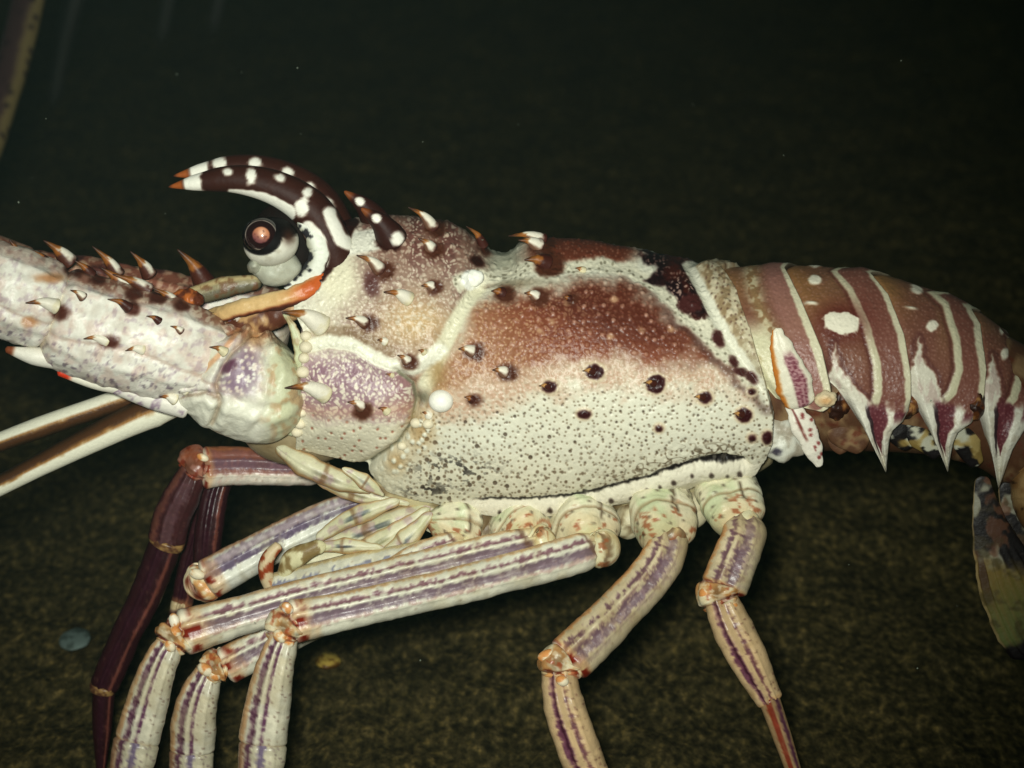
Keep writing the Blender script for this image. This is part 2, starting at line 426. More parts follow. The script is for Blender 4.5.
    dk = mix(dk, col(170, 140, 126), (1 - sm(.5, 1.7, f5)) * sm(.45, .7, fbm(x, y, 22, 51)) * .9)
    c = mix(c, dk, dm)
    # --- hind white stripe and speckled rear band
    dp, pp = pline(S_POST, x + (n2 - .5) * 3, y)
    xs_ = np.interp(y, [p[1] for p in S_POST], [p[0] for p in S_POST])
    pb = sm(3, 7, x - xs_) * sm(240, 262, y) * (1 - sm(388, 400, y))
    pc_ = mix(np.broadcast_to(col(150, 128, 96), x.shape + (3,)), col(214, 204, 174), sm(.35, .6, fbm(x, y, 7, 66)) * .85)
    pc_ = mix(pc_, col(84, 56, 44), (1 - sm(.6, 1.7, worley(x, y, 6, 41)[0])) * .6)
    pc_ = mix(pc_, col(196, 190, 162), sm(310, 370, y) * 0.6)
    c = mix(c, pc_, pb)
    c = mix(c, col(222, 220, 200), (1 - sm(4.0, 7.5, dp)))
    # blotches by the hind groove
    for (cx, cy, rx, ry, rt) in ((719, 337, 5.5, 10, -18), (734, 361, 5, 9, -22), (742, 371, 6, 5, 0), (752, 378, 5, 8, -35), (690, 303, 12, 9, 20)):
        c = spot(c, x, y, cx, cy, rx, ry, col(66, 30, 28), rt, 2.0, 0.8)
    # --- cervical groove pale line, tan flank behind it
    c = mix(c, col(216, 212, 184), (1 - sm(5, 11, dc + (n1 - .5) * 5)) * (1 - sm(0.85, 1.0, pc)))
    tf = np.exp(-(((x - 437) / 9) ** 2 + ((y - 372) / 24) ** 2)); c = mix(c, col(150, 118, 70), tf * .75)
    # small dark grey-green corner where the grooves meet
    gj = np.exp(-(((x - 422) / 8) ** 2 + ((y - 399) / 7) ** 2)); c = mix(c, col(92, 98, 82), gj * .8)
    # --- orbital margin: plain cream, dark next to the horn
    om = np.exp(-(((x - 338) / 22) ** 2 + ((y - 278) / 30) ** 2)); c = mix(c, col(224, 218, 190), np.clip(om * 1.3, 0, 1))
    c = mix(c, col(226, 224, 208), (1 - sm(9, 14, pline([(330, 246), (352, 244), (374, 240)], x, y)[0])))
    do, _ = pline([(352, 222), (344, 236), (336, 252), (326, 268), (312, 286)], x, y); c = mix(c, DKBR, 1 - sm(5, 9, do + (n2 - .5) * 3))
    # --- white ridge
    dw, pw = pline(S_WHITE, x, y); ww = np.interp(pw, [0, .3, .7, 1], [7, 8, 9, 8])
    um = (1 - sm(4, 9, np.abs(y - (np.interp(x, [312, 352, 392], [336, 336, 356])) + 4))) * sm(308, 320, x) * (1 - sm(385, 400, x))
    c = mix(c, col(120, 96, 66), um * .55)
    c = mix(c, col(228, 226, 206), 1 - sm(ww - 3, ww + 2, dw + (n2 - .5) * 3))
    # --- lower front plate
    sp = sdf(P_PLATE, x, y); pm = 1 - sm(-2, 1, sp)
    pf = sm(0.7, 2.1, f5 + (n2 - .5) * 2.6)
    plc = mix(np.broadcast_to(col(218, 208, 190), x.shape + (3,)), col(136, 102, 116), pf * (0.55 + 0.5 * n1))
    plc = mix(plc, col(150, 110, 104), pf * sm(375, 410, x) * .6)
    lowp = sm(404, 424, y + (n1 - .5) * 14 - (x - 340) * 0.05)
    ply = mix(np.broadcast_to(col(214, 208, 184), x.shape + (3,)), col(150, 90, 70), (1 - sm(.8, 2.0, f11)) * .8)
    plc = mix(plc, col(186, 140, 116), np.exp(-((y - 408) / 8) ** 2) * .45)
    plc = mix(plc, ply, lowp)
    plc = mix(plc, col(214, 204, 186), (1 - sm(350, 366, y)) * .6)
    c = mix(c, plc, pm)
    dpl, _ = pline(S_PLATE, x, y); c = mix(c, col(110, 108, 88), (1 - sm(.6, 2.6, dpl)) * .9)
    # --- punctate dots on the pale flank
    flank = sm(4, 22, sb) * (1 - pm) * (1 - sm(-14, 0, np.minimum(ds - hw, dp - 8)) * 0) * sm(378, 400, y + (x - 600) * 0.0) * sm(404, 425, x + (y - 400) * 0.1)
    flank = np.maximum(flank, sm(720, 745, x) * sm(398, 410, y))
    big = (1 - sm(0.8, 1.9, f11 - 0.9 * (h11 > .8) * sm(400, 440, y) * (1 - sm(520, 600, x)))) * (0.3 + .6 * h11)
    c = mix(c, col(70, 56, 44), big * flank * .95)
    c = mix(c, col(104, 86, 62), (1 - sm(.6, 1.6, worley(x, y, 6.2, 14)[0])) * flank * .62)
    # heavier brown stipple low down and a wrinkled black line above the rim
    stip = (1 - sm(1.0, 2.4, f8)) * (h8 > .35) * flank * sm(440, 470, y) * (1 - sm(560, 700, x) * 0.6)
    c = mix(c, col(84, 64, 44), stip * .7)
    blackl = sm(.56, .66, fbm(x * .9, y * 1.5, 4.5, 88)) * np.exp(-(((x - 452) / 36) ** 2 + ((y - 470) / 14) ** 2)); c = mix(c, BLK, np.clip(blackl * 1.0, 0, 1) * .8)
    blackl = sm(.52, .62, fbm(x * .8, y * 1.5, 4.5, 89)) * np.exp(-(((x - 428) / 26) ** 2 + ((y - 490) / 6) ** 2)); c = mix(c, BLK, np.clip(blackl * 1.0, 0, 1) * .8)
    dr, pr = pline(S_RIM, x, y + (fbm(x, y, 5, 61) - .5) * 3)
    yr = np.interp(x, [p[0] for p in S_RIM], [p[1] for p in S_RIM])
    below = sm(-1, 1.5, y - yr) * sm(440, 470, x)
    rimc = np.broadcast_to(col(226, 220, 198), x.shape + (3,)).copy()
    c = mix(c, rimc, below)
    wr = np.exp(-((yr - y - 9) / 9) ** 2) * sm(560, 660, x) * (1 - sm(735, 760, x))
    c = mix(c, col(84, 68, 48), (1 - sm(.02, .07, np.abs(fbm(x * .8, y * 1.2, 8, 90, 2) - .5))) * wr * .7)
    wl = np.interp(pr, [0, .5, .75, .9, 1], [.9, 1.1, 1.6, 3.6, 1.0])
    c = mix(c, col(22, 18, 16), (1 - sm(wl - 1, wl + 1, dr)) * sm(.0, .05, pr) * (0.75 + .25 * sm(.35, .5, fbm(x, y, 5, 91))))
    for k, xx in enumerate(list(range(500, 760, 16))):
        yy = np.interp(xx, [p[0] for p in S_RIM], [p[1] for p in S_RIM]) + 9 + (k % 3) * 1.5
        c = spot(c, x, y, xx + 3 * math.sin(k * 5), yy, 2.6 if k % 2 else 1.7, 2.1 if k % 2 else 1.4, col(66, 52, 46), 0, 1.2)
    # rough yellow granules at the corner below the plate
    gr, gh, ge = worley(x, y, 9, 19); gm = np.exp(-(((x - 420) / 16) ** 2 + ((y - 430) / 22) ** 2)) + np.exp(-(((x - 396) / 12) ** 2 + ((y - 462) / 12) ** 2))
    c = mix(c, col(160, 124, 74), sm(1.5, 3.6, gr) * np.clip(gm, 0, 1) * .7)
    # --- spots with a shape of their own
    for (cx, cy, rx, ry) in DARKSPOTS:
        c = spot(c, x, y, cx, cy, rx + 2.5, ry + 2.5, col(206, 190, 160), 0, 2)
        c = spot(c, x, y, cx, cy, rx, ry, col(50, 16, 18), 0, 1.6, 0.5)
    for (cx, cy) in ((610, 337), (641, 330), (671, 330), (540, 331), (614, 300), (552, 323), (567, 302)):
        c = spot(c, x, y, cx, cy, 3.0, 2.6, col(176, 136, 104), 0, 2.4, 1.6)
    for (cx, cy, r) in SPINE_SPOTS:
        c = spot(c, x, y, cx + 2, cy, r * 1.35, r * 1.15, col(74, 38, 24), 0, 3.5, .5)
    c = spot(c, x, y, 472, 278, 11, 8.5, col(236, 236, 226), -6, 1.5, .4)
    c = spot(c, x, y, 478, 260, 8, 5, DKBR, 20, 2)
    c = spot(c, x, y, 390, 238, 13, 14, DKBR, 25, 3, .6)
    c = spot(c, x, y, 372, 284, 8, 12, col(88, 54, 50), 0, 4, .6)
    return c

CARA_SPINES = [  # base x,y, tip x,y, radius, dark ring, white
    (434, 229, 408, 207, 8, 1, 1), (432, 250, 418, 238, 8, 1, 1), (381, 271, 356, 255, 8.5, 1, 1), (410, 300, 383, 292, 9, 0, 1),
    (367, 324, 345, 318, 7.5, 1, 1), (324, 327, 281, 312, 13, 0, 1), (328, 395, 284, 388, 11, 0, 1), (363, 407, 347, 402, 7.5, 1, 1),
    (388, 412, 378, 408, 6, 0, 0), (386, 342, 377, 340, 5.5, 0, 1), (408, 362, 397, 355, 6.5, 1, 1), (425, 353, 418, 350, 4.5, 0, 0),
    (433, 287, 421, 286, 7, 1, 1), (548, 264, 524, 260, 11, 1, 0), (540, 247, 518, 240, 9, 1, 1), (545, 240, 508, 236, 7, 1, 1),
    (503, 294, 491, 291, 8, 1, 0), (537, 297, 524, 293, 7.5, 1, 1), (570, 299, 563, 297, 5, 1, 0), (584, 271, 575, 268, 5, 0, 0),
    (473, 352, 458, 349, 8, 1, 1), (506, 373, 492, 370, 8, 1, 1), (430, 416, 422, 412, 6, 0, 1), (473, 400, 464, 397, 5.5, 1, 0),
    (393, 376, 385, 374, 3.5, 0, 0), (484, 247, 466, 226, 6, 1, 0)]
SPINE_SPOTS = [(s[0], s[1], s[4]) for s in CARA_SPINES if s[5]]

def cara_disp(x, y, I, TT):
    d = (fbm(x, y, 90, 71) - .5) * 5 + (fbm(x, y, 14, 72) - .5) * 1.6
    dc, pc = pline(S_CERV, x, y); d -= 9 * np.exp(-(dc / 11) ** 2) * (1 - 0.3 * pc)
    d -= 7 * np.exp(-(((x - 503) / 18) ** 2 + ((y - 262) / 22) ** 2))
    ds, ps = pline(S_STRIPE, x, y); d -= 3.0 * np.exp(-(ds / 11) ** 2) * sm(0.15, .3, ps)
    dpl, _ = pline(S_PLATE, x, y); d -= 8 * np.exp(-(dpl / 5) ** 2); sp = sdf(P_PLATE, x, y); d += 9 * (1 - sm(-38, -2, sp)) + 3 * (1 - sm(-2, 2, sp))
    dw, _ = pline(S_WHITE, x, y); d += 5 * np.exp(-(dw / 9) ** 2)
    dp, pp = pline(S_POST, x, y); d -= 5.0 * np.exp(-((dp) / 6) ** 2) * sm(240, 262, y)
    xs_ = np.interp(y, [p[1] for p in S_POST], [p[0] for p in S_POST]); d += 3.5 * sm(5, 16, x - xs_) * (1 - sm(395, 410, y)) * sm(240, 262, y)
    yr = np.interp(x, [p[0] for p in S_RIM], [p[1] for p in S_RIM]); ax = sm(430, 500, x)
    dr, pr = pline(S_RIM, x, y); d -= (2 + 5 * sm(.6, .9, pr)) * np.exp(-(dr / 4.0) ** 2) * ax
    d += 6 * np.exp(-((y - yr - 12) / 9) ** 2) * ax
    gr, gh, ge = worley(x, y, 9, 19); gm = np.exp(-(((x - 420) / 16) ** 2 + ((y - 430) / 22) ** 2)) + np.exp(-(((x - 396) / 12) ** 2 + ((y - 462) / 12) ** 2)); d += gm * 2.4 * (1 - sm(0, 4.5, gr))
    # granules and pits
    f11, h11, _ = worley(x, y, 12.0, 9); fl = sm(380, 410, y)
    d += (1 - sm(0, 3.4, f11)) * (1.2 * (1 - fl) - 0.9 * fl)
    d -= (1 - sm(0, 2.0, worley(x, y, 6.2, 14)[0])) * .6 * fl
    f5, _, _ = worley(x, y, 5.5, 77); d += (1 - sm(0, 2.4, f5)) * 0.55 * (1 - fl)
    wr = np.exp(-((yr - y - 10) / 10) ** 2) * sm(560, 660, x); d += (fbm(x, y, 6, 90, 2) - .5) * 2.2 * wr
    for (cx, cy, rx, ry) in DARKSPOTS: d += 2.6 * np.exp(-(((x - cx) / rx) ** 2 + ((y - cy) / ry) ** 2))
    d += 3 * np.exp(-(((x - 472) / 9) ** 4 + ((y - 278) / 7) ** 4))
    d -= 14 * (1 - sm(0, 0.006, I)) ** 2 + 14 * sm(.992, 1, I) ** 2
    return d

cara, (gx, gy, gw) = make_shell('carapace', CT_TOP, CT_BOT, CT_WID, 0.80 * math.pi, CT_L, CT_R, 640, 460, 70, cara_paint, cara_disp, M_SHELL,
                                xr=(280, 792))
cara['label'] = 'maroon backed cream carapace dotted with dark specks'
def wsurf(px, py):
    k = np.argmin((gx - px) ** 2 + (gy - py) ** 2); return float(gw.ravel()[k])
for (bx, by, tx, ty, r, dk, wh) in CARA_SPINES:
    spine((bx, by, wsurf(bx, by) - r * 0.35), (tx, ty), r, cara, bool(dk), bool(wh), dw=0.55)
for (cx, cy, rx, ry) in DARKSPOTS[:5]:
    spine((cx - 1, cy, wsurf(cx, cy) - 2), (cx - rx - 4, cy - 1), 4.5, cara, True, False, dw=0.7, tipc=col(190, 140, 80))
# the big white tubercle at the groove
blob('tubercle', (441, 401, wsurf(441, 401) + 1), (12.5, 11.5, 10), lambda x, y, w: mix(np.broadcast_to(col(240, 238, 226), x.shape + (3,)), col(190, 176, 130), sm(.5, .8, fbm(x, y, 12, 4)) * .3), M_SPINE, cara)
for (cx, cy, r) in ((428, 424, 6), (416, 423, 6), (402, 446, 5), (300, 424, 6), (297, 432, 6), (302, 413, 5), (306, 336, 6), (306, 347, 7), (304, 358, 6), (303, 372, 7)):
    blob('tubercle', (cx, cy, wsurf(cx, cy)), (r, r * .9, r), lambda x, y, w: np.broadcast_to(col(222, 212, 184), x.shape + (3,)), M_SPINE, cara, n=12, m=16)
blob('tubercle', (472, 278, wsurf(472, 278) - 1), (11.5, 8.5, 5), lambda x, y, w: np.broadcast_to(col(232, 232, 220), x.shape + (3,)), M_SPINE, cara, rot=-6, disp=lambda x, y, z: (fbm(x, y, 6, 8) - .5) * 2.5)
# the paired dark spines behind the horns
def darkspine_paint(S, Q, Fv, px, py, A):
    c = np.broadcast_to(DKBR, S.shape + (3,)).copy()
    c = mix(c, WHITE, (1 - sm(.6, 1.0, np.hypot((S - .22) / .16, (Q + .35) / .55))))
    c = mix(c, WHITE, (1 - sm(.6, 1.0, np.hypot((S - .70) / .10, (Q + .1) / .75))))
    return mix(c, col(120, 64, 28), sm(.78, .9, S))
for (b, t, r, lat) in (((396, 246), (361, 208), 17, 34), ((381, 230), (344, 191), 16, -4)):
    tube('spine', [(b[0], b[1], wlat(b[1], lat)), ((b[0] + t[0]) / 2 + 3, (b[1] + t[1]) / 2 - 3, wlat((b[1] + t[1]) / 2, lat + 6)), (t[0], t[1], wlat(t[1], lat + 8))],
         [(0, r), (.3, r * .85), (.7, r * .45), (1, r * .08)], darkspine_paint, M_HORN, cara, n=40, m=28)

def W2_(px, py, lat): return (px, py, wlat(py, lat))
# ------------------------------------------------------------------ horns over the eyes
HORN = [(338, 296), (337, 268), (328, 240), (314, 214), (292, 196), (264, 184), (232, 179), (200, 182), (168, 187)]
HR = [(0, 16), (.10, 20), (.22, 22), (.38, 20.5), (.52, 18), (.66, 15.5), (.80, 12), (.90, 7.5), (1, 0.8)]
def horn_paint(near):
    def f(S, Q, Fv, px, py, A):
        n = fbm(px, py, 8, 5)
        c = np.broadcast_to(DKBR, S.shape + (3,)).copy()
        c = mix(c, col(64, 30, 16), n * .5)
        dy = 0 if near else -14; dx = 0 if near else 4
        if near:
            d, p = pline([(230, 191), (252, 195), (271, 203), (286, 213)], px, py + (n - .5) * 3); hw_ = np.interp(p, [0, .6, 1], [2.0, 7.5, 9.5]); c = mix(c, WHITE, 1 - sm(hw_ - 1, hw_ + 1.2, d))
            for (cx, cy, rx, ry, rt) in ((251, 177, 5.5, 8, 5), (302, 207, 7, 9.5, 10), (280, 178, 5, 3.5, 20), (228, 172, 5, 3.5, 0), (308, 192, 4.5, 5, 30)):
                c = spot(c, px, py, cx, cy, rx, ry, WHITE, rt, 1.9, .9)
            d, p = pline([(330, 214), (334, 226), (342, 240), (356, 246)], px, py); c = mix(c, WHITE, 1 - sm(5, 8.5, d + (n - .5) * 3))
            d, p = pline([(308, 228), (318, 240), (322, 256), (316, 272)], px, py); c = mix(c, WHITE, 1 - sm(6, 9, d + (n - .5) * 3))
        else:
            for (cx, cy, rx, ry, rt) in ((219, 163, 8, 7, -10), (256, 163, 6.5, 5, 10), (289, 172, 6, 4, 30), (310, 186, 5, 4, 40), (328, 204, 5, 8, -40)):
                c = spot(c, px, py, cx, cy, rx, ry, WHITE, rt, 1.9, .9)
        c = mix(c, WHITE, sm(.845, .86, S + (n - .5) * .03) * (1 - sm(.925, .94, S)))
        c = mix(c, col(150, 78, 30), sm(.93, .945, S))
        return mix(c, col(60, 30, 16), sm(.975, 1, S))
    return f
def lat_path(path, l0, l1): return [(x, y, wlat(y, l0 + (l1 - l0) * k / (len(path) - 1))) for k, (x, y) in enumerate(path)]
tube('supraorbital_horn', lat_path(HORN, 40, 22), HR, horn_paint(True), M_HORN, root, n=150, m=90, cap=.3)['label'] = 'near brown horn with white spots curving over the eye'
tube('supraorbital_horn', [(x + 5, y - 11, wlat(y - 11, -l)) for (x, y), l in zip(HORN, np.linspace(40, 22, len(HORN)))], HR, horn_paint(False), M_HORN, root,
     n=120, m=70, cap=.3)['label'] = 'far brown horn with white spots'
# ------------------------------------------------------------------ eyes
def eye(cx, cy, lat, name_lab, flip=1):
    w = wlat(cy, lat)
    def ball(px, py, ww):
        c = mix(np.broadcast_to(col(222, 220, 204), px.shape + (3,)), col(170, 160, 140), sm(.5, .75, fbm(px, py, 6, 71)) * .5)
        d, _ = pline([(cx - 12, cy - 28), (cx + 4, cy - 26), (cx + 19, cy - 17)], px, py + (fbm(px, py, 7, 4) - .5) * 4); c = mix(c, col(14, 9, 9), (1 - sm(12, 16, d))); c = mix(c, col(12, 7, 8), 1 - sm(19.5, 21.5, np.hypot((px - cx + 8) / 1.05, py - cy + 6))); c = mix(c, col(150, 150, 136), sm(8, 26, py - cy + (px - cx) * .2) * .5)
        c = mix(c, col(60, 36, 26), np.exp(-(((px - cx - 20) / 6) ** 2 + ((py - cy + 4) / 8) ** 2)) * .9)
        return c
    e = blob('eye', (cx + 2, cy + 1, w), (28, 25, 25), ball, M_EYE, root, n=48, m=64, rot=-10); e['label'] = name_lab
    # cornea: dark dome looking out at the viewer and a little forward
    def corn(px, py, ww):
        r = np.hypot((px - (cx - 8)) / 1.06, py - (cy - 6))
        c = np.broadcast_to(col(26, 10, 12), px.shape + (3,)).copy()
        c = mix(c, col(44, 20, 18), np.exp(-((r - 11) / 3) ** 2) * .4)
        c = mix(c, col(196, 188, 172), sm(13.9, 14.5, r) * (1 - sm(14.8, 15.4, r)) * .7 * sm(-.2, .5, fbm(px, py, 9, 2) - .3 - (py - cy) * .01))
        c = mix(c, col(14, 8, 10), sm(14.9, 15.6, r))
        g = 1 - sm(7.4, 9.0, r)
        pc = mix(np.broadcast_to(col(184, 116, 80), px.shape + (3,)), col(112, 66, 66), sm(-6, 8, py - cy + 6 - (px - cx + 8) * .4))  # flash reflex in the eye, painted as a copper disc with a glint
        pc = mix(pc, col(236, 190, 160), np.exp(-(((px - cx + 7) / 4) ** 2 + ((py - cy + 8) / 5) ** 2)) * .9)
        pc = mix(pc, col(60, 24, 24), sm(.55, .7, fbm(px, py, 3, 9)) * .4)
        return mix(c, pc, g)
    k = blob('cornea', (cx - 8, cy - 6, w + 12), (19, 18, 17), corn, M_GLOSS, e, n=90, m=120, rot=-12)
    for (dx, dy, a, b, rt, nm) in ((8, 27, 24, 18, -14, 'eye_stalk'), (-13, 26, 8, 9, 0, 'eye_stalk')):
        blob(nm, (cx + dx, cy + dy, w - 12), (a, b, 20), disp=lambda x, y, z: (fbm(x, y, 11, 5) - .5) * 5, paint=lambda x, y, ww: mix(np.broadcast_to(col(190, 194, 178), x.shape + (3,)), col(120, 112, 90), fbm(x, y, 9, 3) * .5), mat=M_SOFT, parent=e, rot=rt)
    return e
eye(269, 241, 52, 'near stalked eye, a copper flash reflex painted in a black cornea')
eye(300, 250, -60, 'far stalked eye mostly hidden behind the near one')
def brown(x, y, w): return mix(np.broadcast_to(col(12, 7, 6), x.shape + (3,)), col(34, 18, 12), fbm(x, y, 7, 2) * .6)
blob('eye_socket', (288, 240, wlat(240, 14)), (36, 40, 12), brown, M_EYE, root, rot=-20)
# grey white inner wall of the eye socket
def orb(S, Q, F, px, py, A):
    n = fbm(px, py, 5, 64, 2); c = mix(np.broadcast_to(col(220, 222, 208), S.shape + (3,)), col(120, 118, 96), sm(.2, .9, Q) * .6)
    c = mix(c, col(34, 32, 36), sm(.06, .22, (n - .5) + (Q * .36 - .16))); return mix(c, DKBR, 1 - sm(-.95, -.75, Q + (n - .5) * .3))
tube('orbit_rim', [(298, 220, wlat(220, 44)), (313, 234, wlat(234, 52)), (319, 256, wlat(256, 56)), (308, 276, wlat(276, 56)), (284, 288, wlat(288, 52))],
     [(0, 5), (.3, 10), (.7, 10), (1, 5)], orb, M_SOFT, root, ref=(1, -1), n=70, m=40, depth=.45, cap=1.5, disp=lambda S, Q, F, A: (fbm(A, Q * 8, 10, 8) - .5) * 4)
# orange ridge running forward from the orbit
def orange_paint(S, Q, F, px, py, A):
    n = fbm(A, Q * 6, 14, 6)
    c = mix(np.broadcast_to(col(190, 88, 34), S.shape + (3,)), col(206, 172, 118), sm(.12, .52, S + (n - .5) * .3))
    c = mix(c, col(120, 48, 22), sm(.35, .8, Q + (n - .5) * .5) * .85)
    c = mix(c, DKBR, sm(.55, .9, Q + (n - .5) * .6) * .8)
    return mix(c, col(216, 190, 140), (1 - sm(-1, -.6, Q)) * .6)
tube('antennal_ridge', [(338, 268, wlat(268, 46)), (316, 286, wlat(286, 62)), (288, 298, wlat(298, 68)), (258, 305, wlat(305, 66)), (232, 311, wlat(311, 58)), (206, 318, wlat(318, 30))],
     [(0, 7), (.2, 9), (.6, 9.5), (1, 9)], orange_paint, M_SHELL, root, n=90, m=60, depth=.75, cap=1.2, disp=lambda S, Q, F, A: (fbm(A, Q * 10, 12, 8) - .5) * 5)['label'] = 'orange ridge running forward under the eye'

tube('membrane', [W2_(330, 284, 52), W2_(300, 304, 58), W2_(264, 318, 58), W2_(226, 326, 50)], [(0, 6), (.3, 11), (.7, 14), (1, 8)], lambda S, Q, F, px, py, A: mix(np.broadcast_to(col(84, 44, 28), S.shape + (3,)), col(176, 140, 96), sm(.42, .62, fbm(px, py, 11, 77))), M_SOFT, root, n=60, m=36, cap=1.0, disp=lambda S, Q, F, A: (fbm(A, Q * 9, 9, 4) - .5) * 5)
# ------------------------------------------------------------------ antennae
def ped_paint(kind):
    def f(S, Q, Fv, px, py, A):
        n = fbm(px, py, 12, 7); n2 = fbm(px, py, 4, 8, 2)
        c = mix(np.broadcast_to(col(230, 227, 214), S.shape + (3,)), col(208, 200, 186), sm(.35, .75, n) * .8)
        c = mix(c, col(150, 120, 104), (1 - sm(.01, .06, np.abs(Q - .30 - .1 * np.sin(A * .04) + (n2 - .5) * .06))) * .45)
        c = mix(c, col(196, 164, 150), sm(.46, .72, fbm(px, py, 9, 37)) * .45); c = mix(c, col(150, 124, 140), sm(.60, .74, fbm(px, py, 5, 38)) * .4)
        c = mix(c, col(90, 72, 90), sm(.66, .78, n2) * sm(.1, .7, Q) * .6)
        f_, h_, e_ = worley(px, py, 6, 11)
        top = (1 - sm(-.86, -.62, Q + (n - .5) * .35)) * (.45 if kind == 'end' else 1)
        c = mix(c, mix(np.broadcast_to(col(126, 78, 60), S.shape + (3,)), col(210, 190, 164), sm(.45, .6, n2) * .8), top * .85)
        if kind == 'base':
            pm = np.exp(-(((px - 236) / 18) ** 2 + ((py - 380) / 18) ** 2)) + .8 * np.exp(-(((px - 248) / 13) ** 2 + ((py - 358) / 18) ** 2))
            c = mix(c, col(138, 116, 132), sm(1.0, 2.6, f_ + (n2 - .5) * 3) * np.clip(pm * 1.2, 0, 1))
            c = mix(c, col(206, 150, 90), np.exp(-(((px - 254) / 12) ** 2 + ((py - 336) / 12) ** 2)) * .7)
            c = mix(c, col(206, 208, 178), np.exp(-(((px - 196) / 26) ** 2 + ((py - 360) / 15) ** 2)) * .8)
            d, _ = pline([(153, 366), (180, 352), (214, 340)], px, py); c = mix(c, col(160, 90, 44), (1 - sm(.8, 2.6, d)) * .8)
            d, _ = pline([(204, 370), (224, 350), (238, 330)], px, py); c = mix(c, col(196, 130, 80), (1 - sm(1, 4, d)) * .6)
            c = mix(c, col(222, 220, 202), sm(390, 406, py + (n - .5) * 10))
            c = mix(c, mix(np.broadcast_to(col(194, 196, 160), S.shape + (3,)), col(176, 136, 92), sm(.45, .7, fbm(px, py, 7, 91)) * .7), sm(252, 282, px + (n - .5) * 22 - np.abs(py - 370) * .06) * .92)
            for g, w_, cc in ((G_A, 1.6, col(120, 96, 70)), (G_D, 1.4, col(110, 84, 62)), (G_B, 1.5, col(130, 84, 50))):
                dd, _ = pline(g, px, py + (fbm(px, py, 9, 5) - .5) * 5); c = mix(c, cc, (1 - sm(w_ * .2, w_ * 2.2, dd)) * .5)
            c = spot(c, px, py, 230, 366, 10, 5, col(96, 60, 78), -35, 2)
        for (cx, cy, rx, ry) in ((127, 309, 7, 7), (54, 312, 10, 8), (104, 342, 10, 7), (45, 278, 14, 5), (24, 322, 8, 5), (128, 294, 9, 7), (152, 297, 9, 7), (176, 306, 8, 6), (70, 270, 12, 7), (92, 280, 8, 6)):
            c = spot(c, px, py, cx + 6, cy, rx, ry, col(74, 36, 26) if cx > 50 else col(176, 128, 88), 0, 3, .6)
        if kind != 'base':
            j = np.minimum(S, 1 - S); c = mix(c, col(212, 196, 160), (1 - sm(.03, .07, j)) * .5)
        else:
            c = mix(c, col(206, 206, 176), (1 - sm(.02, .12, S)) * .8)
        return c
    return f
def ped_disp(S, Q, Fv, A): return (Fv > -.2) * (2.2 * np.exp(-((Q + .62) / .07) ** 2) - 1.8 * np.exp(-((Q - .30 - .1 * np.sin(A * .04)) / .07) ** 2) + 1.8 * np.exp(-((Q - .58) / .08) ** 2)) + (fbm(A, np.arctan2(Fv, Q) * 40, 26, 12) - .5) * 7 + (fbm(A, np.arctan2(Fv, Q) * 40, 8, 13) - .5) * 2.0
G_A = [(212, 424), (220, 404), (216, 384), (226, 360), (246, 338), (262, 330)]
G_B = [(150, 368), (180, 352), (214, 340), (240, 330)]
G_C = [(246, 440), (268, 412), (274, 376), (264, 342), (250, 326)]
G_D = [(158, 400), (186, 396), (206, 392), (218, 398)]
def base_plates(x, y):
    d = 0.0
    for g, a, w in ((G_A, -5, 3.2), (G_B, -5, 3.0), (G_C, -1.5, 4.5), (G_D, -4, 3.0)):
        dd, _ = pline(g, x, y + (fbm(x, y, 9, 5) - .5) * 5); d = d + a * np.exp(-(dd / w) ** 2) - a * .5 * np.exp(-((dd - 8) / 6) ** 2)
    return d - 5 * np.exp(-(((x - 190) / 24) ** 2 + ((y - 368) / 12) ** 2)) + (fbm(x, y, 22, 6) - .5) * 6
def W2(px, py, lat): return (px, py, wlat(py, lat))
ant = tube('antenna', [W2(299, 378, 46), W2(256, 384, 60), W2(205, 370, 64), W2(150, 352, 58)], [(0, 56), (.3, 59), (.6, 50), (1, 26)], ped_paint('base'), M_SHELL, root,
           n=190, m=220, disp=ped_disp, cap=.7, disp2=base_plates)
ant['label'] = 'near antenna with a thick spiny white base'
tube('antenna_segment', [W2(236, 366, 52), W2(176, 351, 66), W2(100, 331, 68), W2(44, 313, 66)], [(0, 26), (.16, 44), (.36, 52), (.7, 53), (1, 50)], ped_paint('mid'), M_SHELL, ant, n=150, m=150, disp=ped_disp, cap=.4)
tube('antenna_segment', [W2(62, 312, 66), W2(20, 296, 66), W2(-30, 280, 64), W2(-90, 262, 60)], [(0, 44), (.3, 47), (.7, 46), (1, 40)], ped_paint('end'), M_SHELL, ant, n=120, m=120, disp=ped_disp, cap=.4)
def flag_paint(S, Q, Fv, px, py, A):
    n = fbm(A, Q * 8, 10, 3)
    c = mix(np.broadcast_to(col(70, 50, 50), S.shape + (3,)), col(124, 108, 70), sm(.0, .5, Q + (n - .5) * .5))
    f, h, _ = worley(A, Q * 14, 16, 6); return mix(c, col(36, 22, 30), 1 - sm(1.5, 3.5, f))
tube('flagellum', [W2(-80, 264, 60), W2(-220, 230, 70), W2(-420, 160, 110), W2(-700, 30, 200)], [(0, 30), (.3, 22), (1, 10)], flag_paint, M_SHELL, ant, n=120, m=24)
